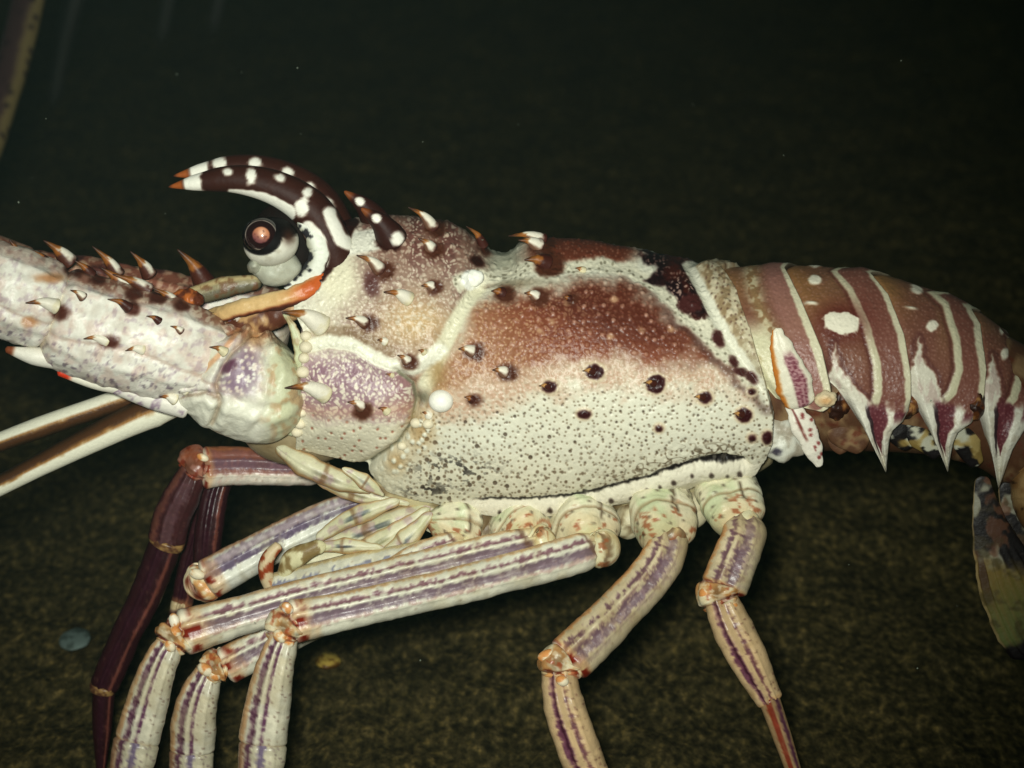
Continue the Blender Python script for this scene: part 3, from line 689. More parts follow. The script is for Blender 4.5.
# collar of pale green membrane where the antenna meets the head
tube('membrane_collar', [W2(284, 312, 70), W2(299, 342, 80), W2(301, 392, 80), W2(291, 436, 66)], [(0, 3), (.3, 6), (.7, 6), (1, 4)],
     lambda S, Q, F, px, py, A: mix(mix(mix(np.broadcast_to(col(186, 190, 154), S.shape + (3,)), col(204, 196, 164), sm(-.1, .7, -Q) * .8), col(140, 108, 66), sm(.52, .7, fbm(px, py, 9, 6)) * .55), col(120, 96, 62), sm(.72, .98, np.abs(Q)) * .7), M_SOFT, ant, ref=(1, 0), n=70, m=60, depth=.5, cap=1, disp=lambda S, Q, F, A: (fbm(A, Q * 9, 10, 4) - .5) * 6)
ant2 = tube('antenna', [W2(290, 330, -40), W2(230, 322, -50), W2(180, 312, -54)], [(0, 40), (.5, 42), (1, 40)], ped_paint('mid'), M_SHELL, root, n=90, m=90, disp=ped_disp)
ant2['label'] = 'far antenna whose whip sweeps up into the top left corner'
def far_ped(S, Q, Fv, px, py, A):
    n = fbm(px, py, 10, 17); f_, h_, e_ = worley(px, py, 5.5, 18)
    c = mix(np.broadcast_to(col(120, 72, 56), S.shape + (3,)), col(196, 166, 138), sm(.48, .62, fbm(px, py, 5, 47, 2)) * .6)
    c = mix(c, col(70, 36, 34), sm(.5, .7, n) * .8)
    c = mix(c, col(200, 176, 140), sm(.6, .75, fbm(px, py, 14, 29)) * .6)
    return c
tube('antenna_segment', [W2(215, 318, -52), W2(150, 304, -54), W2(90, 290, -54), W2(20, 278, -52)], [(0, 34), (.3, 36), (.7, 32), (1, 28)], far_ped, M_SHELL, ant2, n=120, m=90, disp=ped_disp, cap=.4)
tube('antenna_segment', [W2(35, 280, -52), W2(-40, 262, -54), W2(-110, 240, -60)], [(0, 30), (.5, 40), (1, 32)], far_ped, M_SHELL, ant2, n=60, m=48, cap=.4)
tube('flagellum', [(-100, 244, 10), (-230, 250, -60), (-260, 260, -420), (-150, 250, -900), (-40, 190, -1150), (4, 90, -1250), (28, 0, -1300), (44, -90, -1330)],
     [(0, 26), (.3, 24), (.62, 20), (.8, 18), (1, 16)], flag_paint, M_SHELL, ant2, ref=(-1, 0), n=260, m=32)

ANT_SPINES = [ # base, tip, r, lat, dark, white
    ((22, 264), (9, 239), 9, 60, 1, 1), ((70, 264), (43, 240), 11, 20, 1, 1), ((118, 276), (92, 246), 9, -10, 1, 1), ((128, 292), (100, 267), 11, 52, 1, 1),
    ((150, 276), (130, 251), 9, -20, 1, 1), ((206, 286), (177, 249), 13, 0, 1, 0), ((150, 292), (112, 274), 9, 60, 1, 1), ((176, 303), (152, 288), 7, 60, 1, 1), ((92, 276), (74, 260), 7, 56, 1, 0), ((196, 313), (180, 300), 6, 58, 1, 1), ((46, 262), (32, 250), 6, 58, 1, 0)]
for (b, t, r, lat, dk, wh) in ANT_SPINES:
    spine((b[0], b[1], wlat(b[1], lat)), (t[0], t[1], wlat(t[1], lat + 6)), r, ant if lat > 15 else ant2, bool(dk), bool(wh), bend=.06, half=True)
for (b, t, r, dk, wh) in (((58, 307), (25, 303), 9, 0, 1), ((130, 309), (107, 299), 6.5, 1, 0), ((108, 341), (83, 339), 7.5, 0, 1), ((144, 350), (125, 351), 6.5, 0, 1),
                          ((226, 353), (209, 347), 6, 0, 0), ((188, 390), (169, 385), 8, 0, 1), ((176, 400), (159, 397), 7, 0, 1), ((258, 380), (252, 376), 3, 0, 0), ((205, 402), (190, 398), 6, 0, 1), ((160, 322), (146, 316), 5, 1, 0), ((84, 298), (70, 290), 6, 1, 1), ((70, 352), (56, 349), 5, 0, 1), ((182, 332), (170, 326), 5, 1, 1)):
    spine((b[0], b[1], wlat(b[1], 66) + (51 if b[1] in (341, 350) else 43 if b[1] < 380 else 33)), t, r, ant, bool(dk), bool(wh), dw=.35)
def redtip(S, Q, F, px, py, A):
    c = mix(np.broadcast_to(col(226, 222, 204), S.shape + (3,)), col(180, 84, 40), (1 - sm(-.7, -.3, Q)) * .8)
    return mix(c, col(196, 52, 22), sm(.76, .86, S))
tube('spine', [W2(128, 385, 80), W2(95, 382, 84), W2(57, 372, 84)], [(0, 11), (.5, 7), (1, 3.2)], redtip, M_SPINE, ant, n=40, m=24)
tube('spine', [W2(190, 408, 84), W2(150, 398, 84), W2(106, 383, 82)], [(0, 12), (.4, 11), (1, 7)], lambda S, Q, F, px, py, A: mix(np.broadcast_to(col(220, 216, 204), S.shape + (3,)), col(120, 94, 120), sm(.5, .62, fbm(px, py, 7, 5)) * .7), M_SPINE, ant, n=40, m=24)
tube('spine', [W2(60, 358, 84), W2(34, 356, 90), W2(5, 349, 90)], [(0, 12), (.5, 9), (1, 3)], lambda S, Q, F, px, py, A: mix(np.broadcast_to(col(228, 224, 210), S.shape + (3,)), col(120, 60, 30), sm(.8, .9, S)), M_SPINE, ant, n=40, m=24)
# jumble of spine bases and the antennule stalk between the antennae
aul = tube('antennule', [W2(262, 282, 14), W2(230, 286, 16), W2(186, 298, 16)], [(0, 7), (.5, 11), (1, 9)],
     lambda S, Q, F, px, py, A: mix(mix(mix(np.broadcast_to(col(140, 130, 98), S.shape + (3,)), col(84, 78, 60), sm(-.1, .2, Q) * .8), col(192, 172, 124), (1 - sm(-.6, -.3, Q)) * .8), col(100, 62, 36), sm(.52, .66, fbm(px, py, 8, 53)) * .7), M_SHELL, root, n=60, m=40, cap=1, disp=lambda S, Q, F, A: (fbm(A, Q * 8, 14, 33) - .5) * 2, square=.6)
def patch_paint(c1, c2, seed):
    def f(S, Q, F, px, py, A): return mix(np.broadcast_to(c1, S.shape + (3,)), c2, sm(.42, .58, fbm(px, py, 9, seed)))
    return f
for (p, r, c1, c2) in (([(250, 318), (236, 312), (222, 318)], 12, col(206, 196, 180), col(126, 100, 120)), ([(204, 302), (186, 298), (164, 304)], 11, col(178, 98, 44), col(86, 40, 22)),
                       ([(222, 326), (206, 318), (192, 308)], 9, col(66, 26, 18), col(220, 190, 130)), ([(238, 330), (222, 328), (206, 322)], 8, col(226, 220, 202), col(150, 120, 100)),
                       ([(176, 316), (160, 309), (148, 300)], 8, col(220, 214, 190), col(110, 60, 36))):
    tube('spine_base', [W2(x, y, 52) for x, y in p], [(0, r * .5), (.4, r), (1, r * .4)], patch_paint(c1, c2, int(p[0][0])), M_SHELL, ant, n=50, m=40, cap=1.2, disp=lambda S, Q, F, A: (fbm(A, Q * 8, 6, 31) - .5) * 6)
# antennule whips below the antenna
def whip(white_q):
    def f(S, Q, F, px, py, A):
        n = fbm(A, Q * 8, 12, 5) - .5
        q = Q * white_q + n * .35
        c = mix(np.broadcast_to(col(70, 44, 24), S.shape + (3,)), col(150, 104, 44), sm(-.25, -.05, q))
        c = mix(c, col(224, 222, 200), sm(.0, .16, q))
        return mix(c, col(34, 28, 18), (1 - sm(-.95, -.55, q)) * .7)
    return f
an = tube('antennule', [W2(186, 402, 30), W2(150, 412, 32), W2(90, 440, 36), W2(30, 470, 40), W2(-60, 516, 46)], [(0, 10), (.12, 17), (.25, 15), (.6, 11), (1, 9)], whip(1), M_SHELL, root, n=140, m=36)
an['label'] = 'brown and white striped antennule whip below the antenna base'
tube('whip', [W2(140, 392, 16), W2(105, 405, 18), W2(50, 424, 22), W2(-10, 446, 26), W2(-60, 466, 26)], [(0, 11), (.5, 11), (1, 8)], whip(-1), M_SHELL, an, n=120, m=32)

# ------------------------------------------------------------------ abdomen
AB_TOP = [(700, 272), (735, 267), (770, 264), (800, 266), (830, 267), (862, 268), (885, 275), (925, 287), (950, 295), (980, 312), (1005, 330), (1024, 350), (1060, 390), (1110, 450)]
AB_BOT = [(700, 468), (886, 468), (948, 468), (975, 474), (1000, 484), (1060, 515), (1110, 560)]
AB_WID = [(700, 104), (800, 104), (900, 96), (1000, 84), (1110, 70)]
TERG = [
    dict(L=[(240, 700), (262, 705), (300, 712), (335, 730), (352, 744), (380, 760), (400, 776), (408, 800), (412, 822), (500, 822)],
         R=[(240, 772), (266, 784), (300, 802), (350, 823), (385, 831), (398, 833), (408, 829), (412, 822), (500, 822)], groove=None, spots=(), flame=None),
    dict(L=[(240, 764), (266, 776), (300, 794), (350, 816), (378, 826), (390, 838), (410, 850), (430, 862), (450, 874), (468, 885.5), (500, 886)],
         R=[(240, 852), (268, 866), (295, 889), (335, 905), (375, 912), (397, 912), (412, 910), (423, 904), (430, 895), (440, 890.5), (468, 886.5), (500, 886)],
         groove=[(826, 262), (850, 290), (866, 325), (877, 365), (878, 392), (874, 405)],
         spots=((841, 323, 17, 11.5, 1), (815, 280, 7, 5, 0), (811, 303, 6, 1.6, 0)), flame=[(834, 343), (839, 366), (852, 382), (868, 400), (874, 425), (887, 468), (870, 446), (848, 416), (828, 386), (832, 366)]),
    dict(L=[(240, 846), (268, 857), (295, 880), (335, 897), (375, 905), (392, 910), (415, 920), (440, 932), (468, 947.5), (500, 948)],
         R=[(262, 935), (287, 955), (300, 966), (325, 981), (370, 987), (394, 985), (410, 980), (424, 973), (432, 960), (444, 954), (468, 948.5), (500, 948)],
         groove=[(922, 284), (945, 305), (956, 340), (959, 370), (952, 392), (942, 402)],
         spots=((917, 290, 6.5, 3.6, 0), (932, 326, 6, 6, 0), (911, 308, 5, 1.3, 0)), flame=[(919, 337), (924, 362), (937, 377), (941, 402), (946, 430), (950, 468), (932, 440), (914, 408), (905, 382), (914, 366)]),
    dict(L=[(280, 945), (300, 959), (325, 974), (370, 981), (390, 979), (410, 979), (440, 985), (465, 993), (484, 999.5), (510, 1000)],
         R=[(280, 985), (312, 1018), (330, 1032), (350, 1042), (370, 1046), (400, 1042), (425, 1030), (450, 1014), (470, 1006), (484, 1000.5), (510, 1000)],
         groove=[(1004, 326), (1016, 345), (1021, 370), (1014, 396), (1004, 412)],
         spots=((1005, 354, 4, 6, 0), (1002, 330, 2.5, 4, 0)), flame=[(994, 354), (998, 375), (1002, 392), (998, 410), (1000, 440), (1002, 484), (988, 450), (980, 415), (982, 385), (989, 375)]),
    dict(L=[(300, 1010), (330, 1028), (350, 1036), (370, 1041), (400, 1040), (430, 1038), (460, 1040), (500, 1044), (520, 1046)],
         R=[(300, 1050), (360, 1072), (390, 1086), (420, 1092), (450, 1086), (480, 1066), (505, 1050), (520, 1046)], groove=None, spots=(), flame=None)]
def terg_paint(T):
    def f(x, y, I, TT):
        n1 = fbm(x, y, 18, 101); n2 = fbm(x, y, 5, 102, 2); n3 = fbm(x, y, 40, 103)
        c = mix(np.broadcast_to(col(128, 92, 66), x.shape + (3,)), col(114, 74, 60), sm(.3, .7, n3))
        c = mix(c, col(118, 76, 62), sm(300, 390, y))
        c = mix(c, col(152, 112, 60), np.exp(-((I - .15) / .2) ** 2) * (1 - sm(270, 340, y)) * .6)
        fw, hw_, ew = worley(x, y, 4.6, 45); c = mix(c, col(170, 128, 112), (1 - sm(.3, 1.5, fw)) * .42 * sm(.3, .6, n1 + .1))
        xr = itp(T['R'], y); xl = itp(T['L'], y)
        if T['groove']:
            g = T['groove']; xg = np.interp(y, [p[1] for p in g], [p[0] for p in g])
            band = sm(-1, 4, x - xg)
            bc = mix(np.broadcast_to(col(120, 76, 64), x.shape + (3,)), col(156, 118, 104), (1 - sm(.3, 1.5, fw)) * .5)
            c = mix(c, bc, band)
            dg, pg = pline(g, x + (n2 - .5) * 1.6, y); gw_ = np.interp(pg, [0, .3, 1], [2.4, 3.6, 4.8])
            c = mix(c, col(206, 200, 168), 1 - sm(gw_ - 1.2, gw_ + 1.2, dg))
            c = mix(c, col(76, 38, 34), np.exp(-((x - xg + gw_ + 2) / 2.2) ** 2) * .55)
        else:
            c = mix(c, mix(np.broadcast_to(col(196, 186, 150), x.shape + (3,)), col(140, 112, 76), sm(.4, .6, n2)), np.exp(-((x - np.interp(y, [260, 300, 340], [748, 756, 774])) / 8) ** 2) * .9 * sm(240, 275, y) * (1 - sm(330, 345, y)))
            c = mix(c, col(152, 108, 100), sm(0, 12, x - np.interp(y, [260, 300, 340], [756, 764, 782])) * .6)
        if not T['groove']:
            xp_ = np.interp(y, [318, 335, 385, 410], [764, 774, 800, 815]); c = mix(c, mix(np.broadcast_to(col(204, 200, 166), x.shape + (3,)), col(150, 130, 80), sm(.5, .7, n1) * .6), (1 - sm(-8, 0, x - xp_ + (n2 - .5) * 5)) * sm(312, 340, y))
        ww = np.interp(y, [260, 300, 350, 400], [4, 9, 11, 8]) if not T['groove'] else np.interp(y, [260, 300, 350, 400], [4, 7.5, 9, 7])
        de = xr - x
        c = mix(c, col(208, 202, 172), 1 - sm(ww - 1.8, ww + 1.5, de + (n2 - .5) * 2.4))
        c = mix(c, col(70, 56, 42), 1 - sm(.6, 2.2, de)); c = mix(c, col(50, 24, 24), (1 - sm(.0, .10, I)) * .7 * (1 - sm(385, 400, y)) * (1.0 if T['groove'] else 0.0))  # dark rear line; front edge darkened as a painted drop shadow
        for (cx, cy, rx, ry, halo) in T['spots']:
            if halo: c = mix(c, col(80, 26, 22), np.exp(-(((x - cx) / (rx * 1.6)) ** 2 + ((y - cy) / (ry * 1.9)) ** 2)) * .95)
            c = spot(c, x, y, cx, cy, rx, ry, col(232, 226, 204), 8, 1.3, .55)
        if T['flame']:
            fl = sdf(T['flame'], x + (n2 - .5) * 5 + (n1 - .5) * 5, y); c = mix(c, col(70, 36, 38), np.exp(-((fl - 3) / 2.2) ** 2) * .4); c = mix(c, mix(np.broadcast_to(col(216, 211, 192), x.shape + (3,)), col(184, 160, 150), sm(.5, .7, fbm(x, y * .4, 5, 171)) * .6), 1 - sm(-2, 1.5, fl))
            lowm = sm(398, 408, y + (n1 - .5) * 30 - (x - xl) * .12)
            low = mix(np.broadcast_to(col(222, 219, 202), x.shape + (3,)), col(196, 186, 164), sm(.45, .7, fbm(x, y, 6, 174)) * .6)
            nj = (n2 - .5) * .05 + (n1 - .5) * .10
            wp_ = .15 * (1 - sm(435, 460, y))
            pc_ = mix(np.broadcast_to(col(96, 46, 52), x.shape + (3,)), col(150, 100, 100), (1 - sm(.3, 1.6, fw)) * .5)
            low = mix(low, pc_, (1 - sm(wp_ - .03, wp_ + .03, np.abs(I - .46 + nj))) * (wp_ > .01))
            low = mix(low, col(44, 30, 34), (1 - sm(.02, .05, np.abs(I - .30 + nj * .6))) * sm(402, 412, y) * (1 - sm(446, 460, y)) * .9)
            low = mix(low, pc_, (1 - sm(.06, .11, np.abs(I - .84 + nj))) * (1 - sm(414, 426, y)))
            c = mix(c, low, lowm)
            c = mix(c, col(224, 221, 205), (1 - sm(.10, .22, I + nj)) * sm(388, 406, y))
            c = mix(c, col(60, 40, 40), sm(.955, .985, I) * sm(400, 415, y) * .6)
            c = mix(c, col(48, 30, 34), (1 - sm(.0, .025, I)) * sm(385, 400, y) * .6)
        return c
    return f
def terg_disp(T):
    def f(x, y, I, TT):
        d = (fbm(x, y, 20, 111) - .5) * 1.8 + (fbm(x, y, 7, 113) - .5) * .7
        d += -7 * (1 - sm(0, .16, I)) + 1.8 * sm(.55, .95, I) - 6 * sm(.985, 1, I)
        if T['groove']:
            g = T['groove']; xg = np.interp(y, [p[1] for p in g], [p[0] for p in g])
            d += (-.8 * np.exp(-((x - xg + 6) / 3) ** 2) + .7 * np.exp(-((x - xg) / 4) ** 2)) * sm(266, 290, y) * (1 - sm(392, 410, y))
        if T['flame']:
            d -= 6 * (np.exp(-(I / .05) ** 2) + np.exp(-((1 - I) / .06) ** 2)) * sm(395, 412, y)
            d += sm(405, 425, y) * (5 * np.exp(-((I - .15) / .15) ** 2) + 4 * np.exp(-((I - .7) / .15) ** 2))
        for (cx, cy, rx, ry, halo) in T['spots']: d += 1.0 * np.exp(-(((x - cx) / rx) ** 4 + ((y - cy) / ry) ** 4))
        f5, _, _ = worley(x, y, 5.5, 45); d += (1 - sm(0, 2.2, f5)) * .35
        return d
    return f
segs = []
for k, T in enumerate(TERG):
    xr = (T['L'][0][1] - 25, max(p[1] for p in T['R']) + 10)
    o, g = make_shell('abdomen_segment', AB_TOP, AB_BOT, AB_WID, 0.74 * math.pi, T['L'], T['R'], 150 if k < 4 else 60, 330 if k < 4 else 120, 50, terg_paint(T), terg_disp(T), M_SHELL, ext=False, xr=xr)
    segs.append(o)
# flesh coloured tube inside, seen between the pleura
def inner_paint(S, Q, F, px, py, A):
    n = fbm(px, py, 12, 121); c = mix(np.broadcast_to(col(84, 56, 38), S.shape + (3,)), col(150, 126, 90), sm(.45, .7, n) * .7)
    return mix(c, col(90, 40, 26), sm(.6, .75, fbm(px, py, 9, 122)) * .7)
tube('abdomen_flesh', [(742, 372, 15), (800, 374, 12), (880, 378, 8), (950, 388, 4), (1010, 412, 0), (1060, 455, -4)], [(0, 80), (.4, 74), (.7, 68), (1, 58)], inner_paint, M_SOFT, root, n=90, m=80, depth=.95)
# first pleuron: plate and hanging tooth
def pl1(S, Q, F, px, py, A):
    n = fbm(px, py, 6, 131); c = np.broadcast_to(col(224, 218, 196), S.shape + (3,)).copy()
    c = mix(c, col(186, 112, 40), 1 - sm(-.82, -.55, Q + (n - .5) * .2))
    f, h, e = worley(px, py, 4.5, 6); c = mix(c, mix(np.broadcast_to(col(116, 58, 70), S.shape + (3,)), col(190, 150, 150), (1 - sm(.6, 1.6, e)) * .8), (1 - sm(.28, .45, np.abs(Q - .32) + (n - .5) * .2)) * sm(.25, .4, S))
    return c
tube('pleuron', [W2(776, 328, 108), W2(784, 356, 112), W2(794, 384, 112), W2(800, 408, 108)], [(0, 5), (.3, 13), (.7, 19), (1, 15)], pl1, M_SHELL, segs[0], ref=(-1, 0), n=70, m=48, depth=.35, disp=lambda S, Q, F, A: (fbm(A, Q * 12, 9, 71) - .5) * 5 - 2 * np.exp(-((Q - .05) / .08) ** 2) * (F > 0))
def pl2(S, Q, F, px, py, A):
    n = fbm(px, py, 6, 133); c = np.broadcast_to(col(226, 220, 204), S.shape + (3,)).copy()
    c = mix(c, col(124, 66, 58), (1 - sm(.08, .2, np.abs(Q + .25) + (n - .5) * .2)) * (1 - sm(.5, .6, S)))
    f, h, e = worley(px, py, 8, 16); return mix(c, col(130, 54, 52), (1 - sm(1.3, 2.6, f)) * sm(.2, .4, Q + .2) * .9)
tube('pleuron', [W2(790, 402, 104), W2(800, 420, 106), W2(812, 446, 104), W2(820, 467, 100)], [(0, 6), (.35, 13), (.75, 9), (1, 3.0)], pl2, M_SHELL, segs[0], ref=(-1, 0), n=60, m=40, depth=.4, disp=lambda S, Q, F, A: (fbm(A, Q * 12, 9, 72) - .5) * 5 - 1.5 * np.exp(-((Q + .25) / .1) ** 2) * (F > 0))
blob('pleuron', (826, 399, wlat(399, 106)), (12, 9, 9), disp=lambda x, y, z: (fbm(x, y, 7, 5) - .5) * 6, mat=M_SPINE, parent=segs[0], paint=lambda x, y, w: mix(np.broadcast_to(col(222, 206, 170), x.shape + (3,)), col(196, 120, 50), np.exp(-(((x - 826) / 7) ** 2 + ((y - 401) / 4) ** 2)) * .5))
blob('carapace_corner', (784, 436, wlat(436, 72)), (25, 25, 16), disp=lambda x, y, z: (fbm(x, y, 13, 6) - .5) * 12, mat=M_SHELL, paint=lambda x, y, w: spot(mix(np.broadcast_to(col(200, 200, 186), x.shape + (3,)), col(140, 128, 108), sm(.45, .7, fbm(x, y, 10, 4)) * .7), x, y, 777, 452, 5, 4, col(60, 56, 66), 0, 1.5, .6))
for (x, y) in ((840, 403), (911, 400), (977, 404)):
    blob('hinge', (x - 1, y + 2, wlat(y, 76)), (11, 17, 12), lambda px, py, w: mix(mix(np.broadcast_to(col(96, 54, 26), px.shape + (3,)), col(160, 116, 66), sm(.5, .7, fbm(px, py, 7, 8))), col(44, 22, 14), sm(.48, .62, fbm(px, py, 8, 18))), M_SOFT, root, rot=15, disp=lambda a, b, z: (fbm(a, b, 8, 2) - .5) * 7)
# swimmerets: black and white leaves under the tail
def swim(seed):
    def f(S, Q, F, px, py, A):
        n = fbm(px, py, 13, seed); c = mix(np.broadcast_to(col(176, 176, 156), S.shape + (3,)), BLK, sm(.38, .44, n))
        return mix(c, col(150, 126, 66), sm(.55, .62, fbm(px, py, 20, seed + 3)) * .8)
    return f
for k, (p, r) in enumerate((([(835, 405), (845, 430), (866, 448)], 19), ([(893, 415), (905, 436), (914, 446)], 17), ([(900, 418), (925, 440), (940, 456)], 14), ([(962, 420), (968, 446), (978, 466)], 14), ([(845, 420), (838, 440), (846, 452)], 12))):
    tube('swimmeret', [W2(x, y, 66) for x, y in p], [(0, r * .7), (.5, r), (1, r * .5)], inner_paint if k in (0, 4) else swim(140 + k * 9), M_SOFT, root, ref=(-1, 0), n=40, m=32, depth=.35)
# hind end and tail fan, bent down past the frame edge
def hind(S, Q, F, px, py, A):
    n = fbm(px, py, 20, 151); c = mix(np.broadcast_to(col(136, 100, 60), S.shape + (3,)), col(190, 160, 110), sm(.45, .65, n) * .7)
    return mix(c, BLK, sm(.56, .62, fbm(px, py, 14, 152)) * .9)
tube('abdomen_segment', [(1058, 430, 0), (1070, 470, 0), (1062, 515, 4), (1046, 545, 10)], [(0, 66), (.5, 60), (1, 46)], hind, M_SHELL, root, ref=(1, 0), n=60, m=60)
def fan(seed):
    def f(S, Q, F, px, py, A):
        n = fbm(px, py, 10, seed); rays = np.sin(Q * 26 + S * 3)
        c = mix(np.broadcast_to(col(118, 92, 40), S.shape + (3,)), col(92, 100, 54), sm(.3, .9, S))  # fan pigments kept dark to stand in for flash falloff
        c = mix(c, col(150, 92, 44), np.exp(-((S - .62) / .16) ** 2) * sm(.2, .9, Q) * .5)
        c = mix(c, col(120, 96, 50), sm(.5, 1, rays) * .35)
        top = 1 - sm(.44, .54, S + (n - .5) * .10 - .1 * Q)
        tp = mix(np.broadcast_to(col(140, 138, 120), S.shape + (3,)), BLK, sm(.40, .48, fbm(px, py, 22, seed + 1)))
        tp = mix(tp, col(104, 66, 44), sm(.56, .66, fbm(px, py, 15, seed + 2)) * .7)
        c = mix(c, col(60, 40, 26), (1 - sm(.10, .2, np.abs(Q + .74) + (n - .5) * .15)) * (1 - sm(.5, .7, S)) * .8)
        c = mix(c, tp, top)
        c = mix(c, col(150, 130, 90), (1 - sm(-.97, -.86, Q)) * .8)
        c = mix(c, col(60, 52, 26), sm(.5, .7, fbm(px, py, 12, seed + 6)) * .6)
        c = mix(c, BLK, sm(.84, .89, S + (n - .5) * .06))
        return c
    return f
FANS = (([(981, 476), (990, 526), (1012, 588), (1046, 656)], 9, 36, 40), ([(1006, 480), (1030, 540), (1052, 600), (1074, 680)], 13, 44, 20), ([(1040, 500), (1078, 560), (1112, 620), (1140, 690)], 16, 50, -5),
        ([(1052, 500), (1100, 550), (1150, 600), (1190, 660)], 14, 44, -40))
for k, (p, r0, r1, lat) in enumerate(FANS):
    u = tube('uropod' if k != 2 else 'telson', [W2(x, y, lat + 6 * j) for j, (x, y) in enumerate(p)], [(0, r0 * .7), (.2, r0 * 1.7), (.55, r1 * .9), (.82, r1), (.94, r1 * .86), (1, r1 * .55)], fan(160 + 11 * k), M_SOFT, root, ref=(-1, 0), n=140, m=140, depth=.16, cap=.8, disp=lambda S, Q, F, A: 2.4 * np.sin(Q * 22 + 2 * S) * np.abs(F) * sm(.35, .5, S) + (fbm(A, Q * 20, 12, 5) - .5) * 3)
# ------------------------------------------------------------------ legs
def stripes(base, bands, specks=None, knee=(None, None), tint=None, seed=0):
    """bands: (centre q, half width, colour, ragged)"""
    def f(S, Q, F, px, py, A):
        n3 = fbm(A, Q * 12, 26, 207 + seed) - .5; n = fbm(A, Q * 16, 9, 201 + seed) - .5 + n3 * .8; n2 = fbm(A, Q * 20, 3.2, 202 + seed, 2) - .5
        c = np.broadcast_to(base, S.shape + (3,)).copy()
        c = mix(c, base * .86, sm(.1, .3, n + .2) * .6)
        for (q0, hw, cc, rg) in bands:
            d = np.abs(Q - q0) + n * .16 * rg + n2 * .34 * rg
            m = (1 - sm(hw - .07, hw + .07, d))
            cv = mix(np.broadcast_to(cc, S.shape + (3,)), cc * 1.18 + .03, sm(.0, .22, n2) * .6)
            c = mix(c, cv, m * (.92 - .3 * sm(.0, .3, n3 + n2 * .6)))
        f9, h9, _ = worley(A, Q * 18 + S * 3, 9, 207 + seed); c = mix(c, col(112, 84, 66), (1 - sm(.5, 1.5, f9)) * (h9 > .55) * .3)
        c = mix(c, c * np.array([.90, .86, .78]), sm(.5, .75, fbm(A, Q * 14, 18, 209 + seed)) * .5)
        if specks is not None:
            f_, h, _ = worley(A, Q * 18, 6, 203 + seed); c = mix(c, specks, (1 - sm(.6, 1.7, f_)) * (h > .45) * sm(.0, .35, Q) * .7)
        k0, k1 = knee
        if k0: c = mix(c, k0, 1 - sm(.02, .06, S + n * .03))
        if k1:
            pass
        return c
    return f
KN = col(116, 30, 14)
def joint_end(fn, s0=.90, flip=False):
    """red brown and amber markings on the far end of a leg segment"""
    def f(S, Q, F, px, py, A):
        c = fn(S, Q, F, px, py, A); n = fbm(A, Q * 14, 8, 211) - .5
        c = mix(c, col(204, 186, 140), (1 - sm(.035, .055, S + n * .02 + Q * .015)) * .85); c = mix(c, col(96, 66, 48), (1 - sm(.003, .010, np.abs(S + n * .015 + Q * .015 - .055))) * .7)
        c = mix(c, col(206, 150, 90), sm(s0 - .02, s0 + .03, S + n * .05) * .45)
        c = mix(c, KN, sm(s0 + .02, s0 + .045, S + n * .06) * sm(-.1, .15, np.sin(Q * 7 + 1.0) + n * 1.5))
        c = mix(c, col(232, 222, 196), sm(s0 + .05, s0 + .07, S + n * .02) * (1 - sm(.25, .45, np.abs(Q - .75))))
        c = mix(c, col(232, 222, 196), sm(s0 + .03, s0 + .06, S + n * .02) * (1 - sm(.2, .4, np.abs(Q + .75))))
        return c
    return f
def coxa_paint(seed):
    def f(S, Q, F, px, py, A):
        n = fbm(px, py, 14, seed); n2 = fbm(px, py, 5, seed + 1, 2)
        c = mix(np.broadcast_to(col(190, 196, 158), S.shape + (3,)), col(214, 208, 178), sm(.35, .65, n))
        c = mix(c, col(220, 214, 190), sm(.4, .8, Q) * .7)
        c = mix(c, col(196, 168, 118), sm(.6, 1, S + (n - .5) * .3) * .5)
        c = mix(c, col(146, 76, 44), sm(.62, .70, n2) * sm(.55, .8, S + (n - .5) * .4) * .75)
        c = mix(c, col(70, 52, 36), (1 - sm(.03, .07, np.abs(Q - .30 - .09 * (seed % 5) - .25 * S + (n - .5) * .3))) * sm(.15, .3, S) * (1 - sm(.7, .8, S)) * .8)
        c = mix(c, col(60, 44, 34), (1 - sm(1.0, 2.2, worley(px, py, 15, seed)[0])) * .6)
        c = mix(c, col(120, 92, 60), (1 - sm(.01, .03, np.abs(S - .60))) * .5)
        return c
    return f
def knee(p0, pc, p1, r, parent, seed, dim=1.0):
    """bent lumpy hinge between two leg segments: cream and amber with dark red edges and a brown hollow"""
    def disp(S, Q, F, A):
        ph = np.arctan2(F, Q)
        return r[1] * (.10 * np.cos(3 * ph + seed) + .07 * np.cos(5 * ph + 2 * seed) * np.sin(S * 9 + seed)) - r[1] * .16 * (np.exp(-((S - .30) / .035) ** 2) + np.exp(-((S - .70) / .035) ** 2)) + (fbm(A, ph * 9, 7, 60 + seed) - .5) * 4
    def paint(S, Q, F, px, py, A):
        n = fbm(px, py, 9, 720 + seed); n2 = fbm(px, py, 4, 730 + seed, 2)
        c = mix(np.broadcast_to(col(222, 208, 170), S.shape + (3,)), col(200, 146, 88), sm(.40, .66, n))
        c = mix(c, col(104, 78, 50), np.exp(-(((S - .5) / .16) ** 2 + ((Q + .15) / .42) ** 2)) * .75)
        for e0, w in ((.30, .05), (.70, .045)):
            c = mix(c, col(96, 32, 18), (1 - sm(w * .4, w * 1.5, np.abs(S - e0 + (n - .5) * .16))) * sm(.38, .5, fbm(px, py, 11, 740 + seed)) * .9)
        c = mix(c, col(226, 220, 196), sm(.58, .7, n2) * .5)
        return mix(c, col(150, 62, 30), sm(.62, .74, fbm(px, py, 7, 750 + seed)) * .7) * np.array([dim, dim * dim, dim * dim])
    tube('knee_joint', [p0, pc, p1], [(0, r[0]), (.5, r[1]), (1, r[2])], paint, M_LEG, parent, ref=(-1, -1), n=70, m=72, cap=.8, disp=disp)
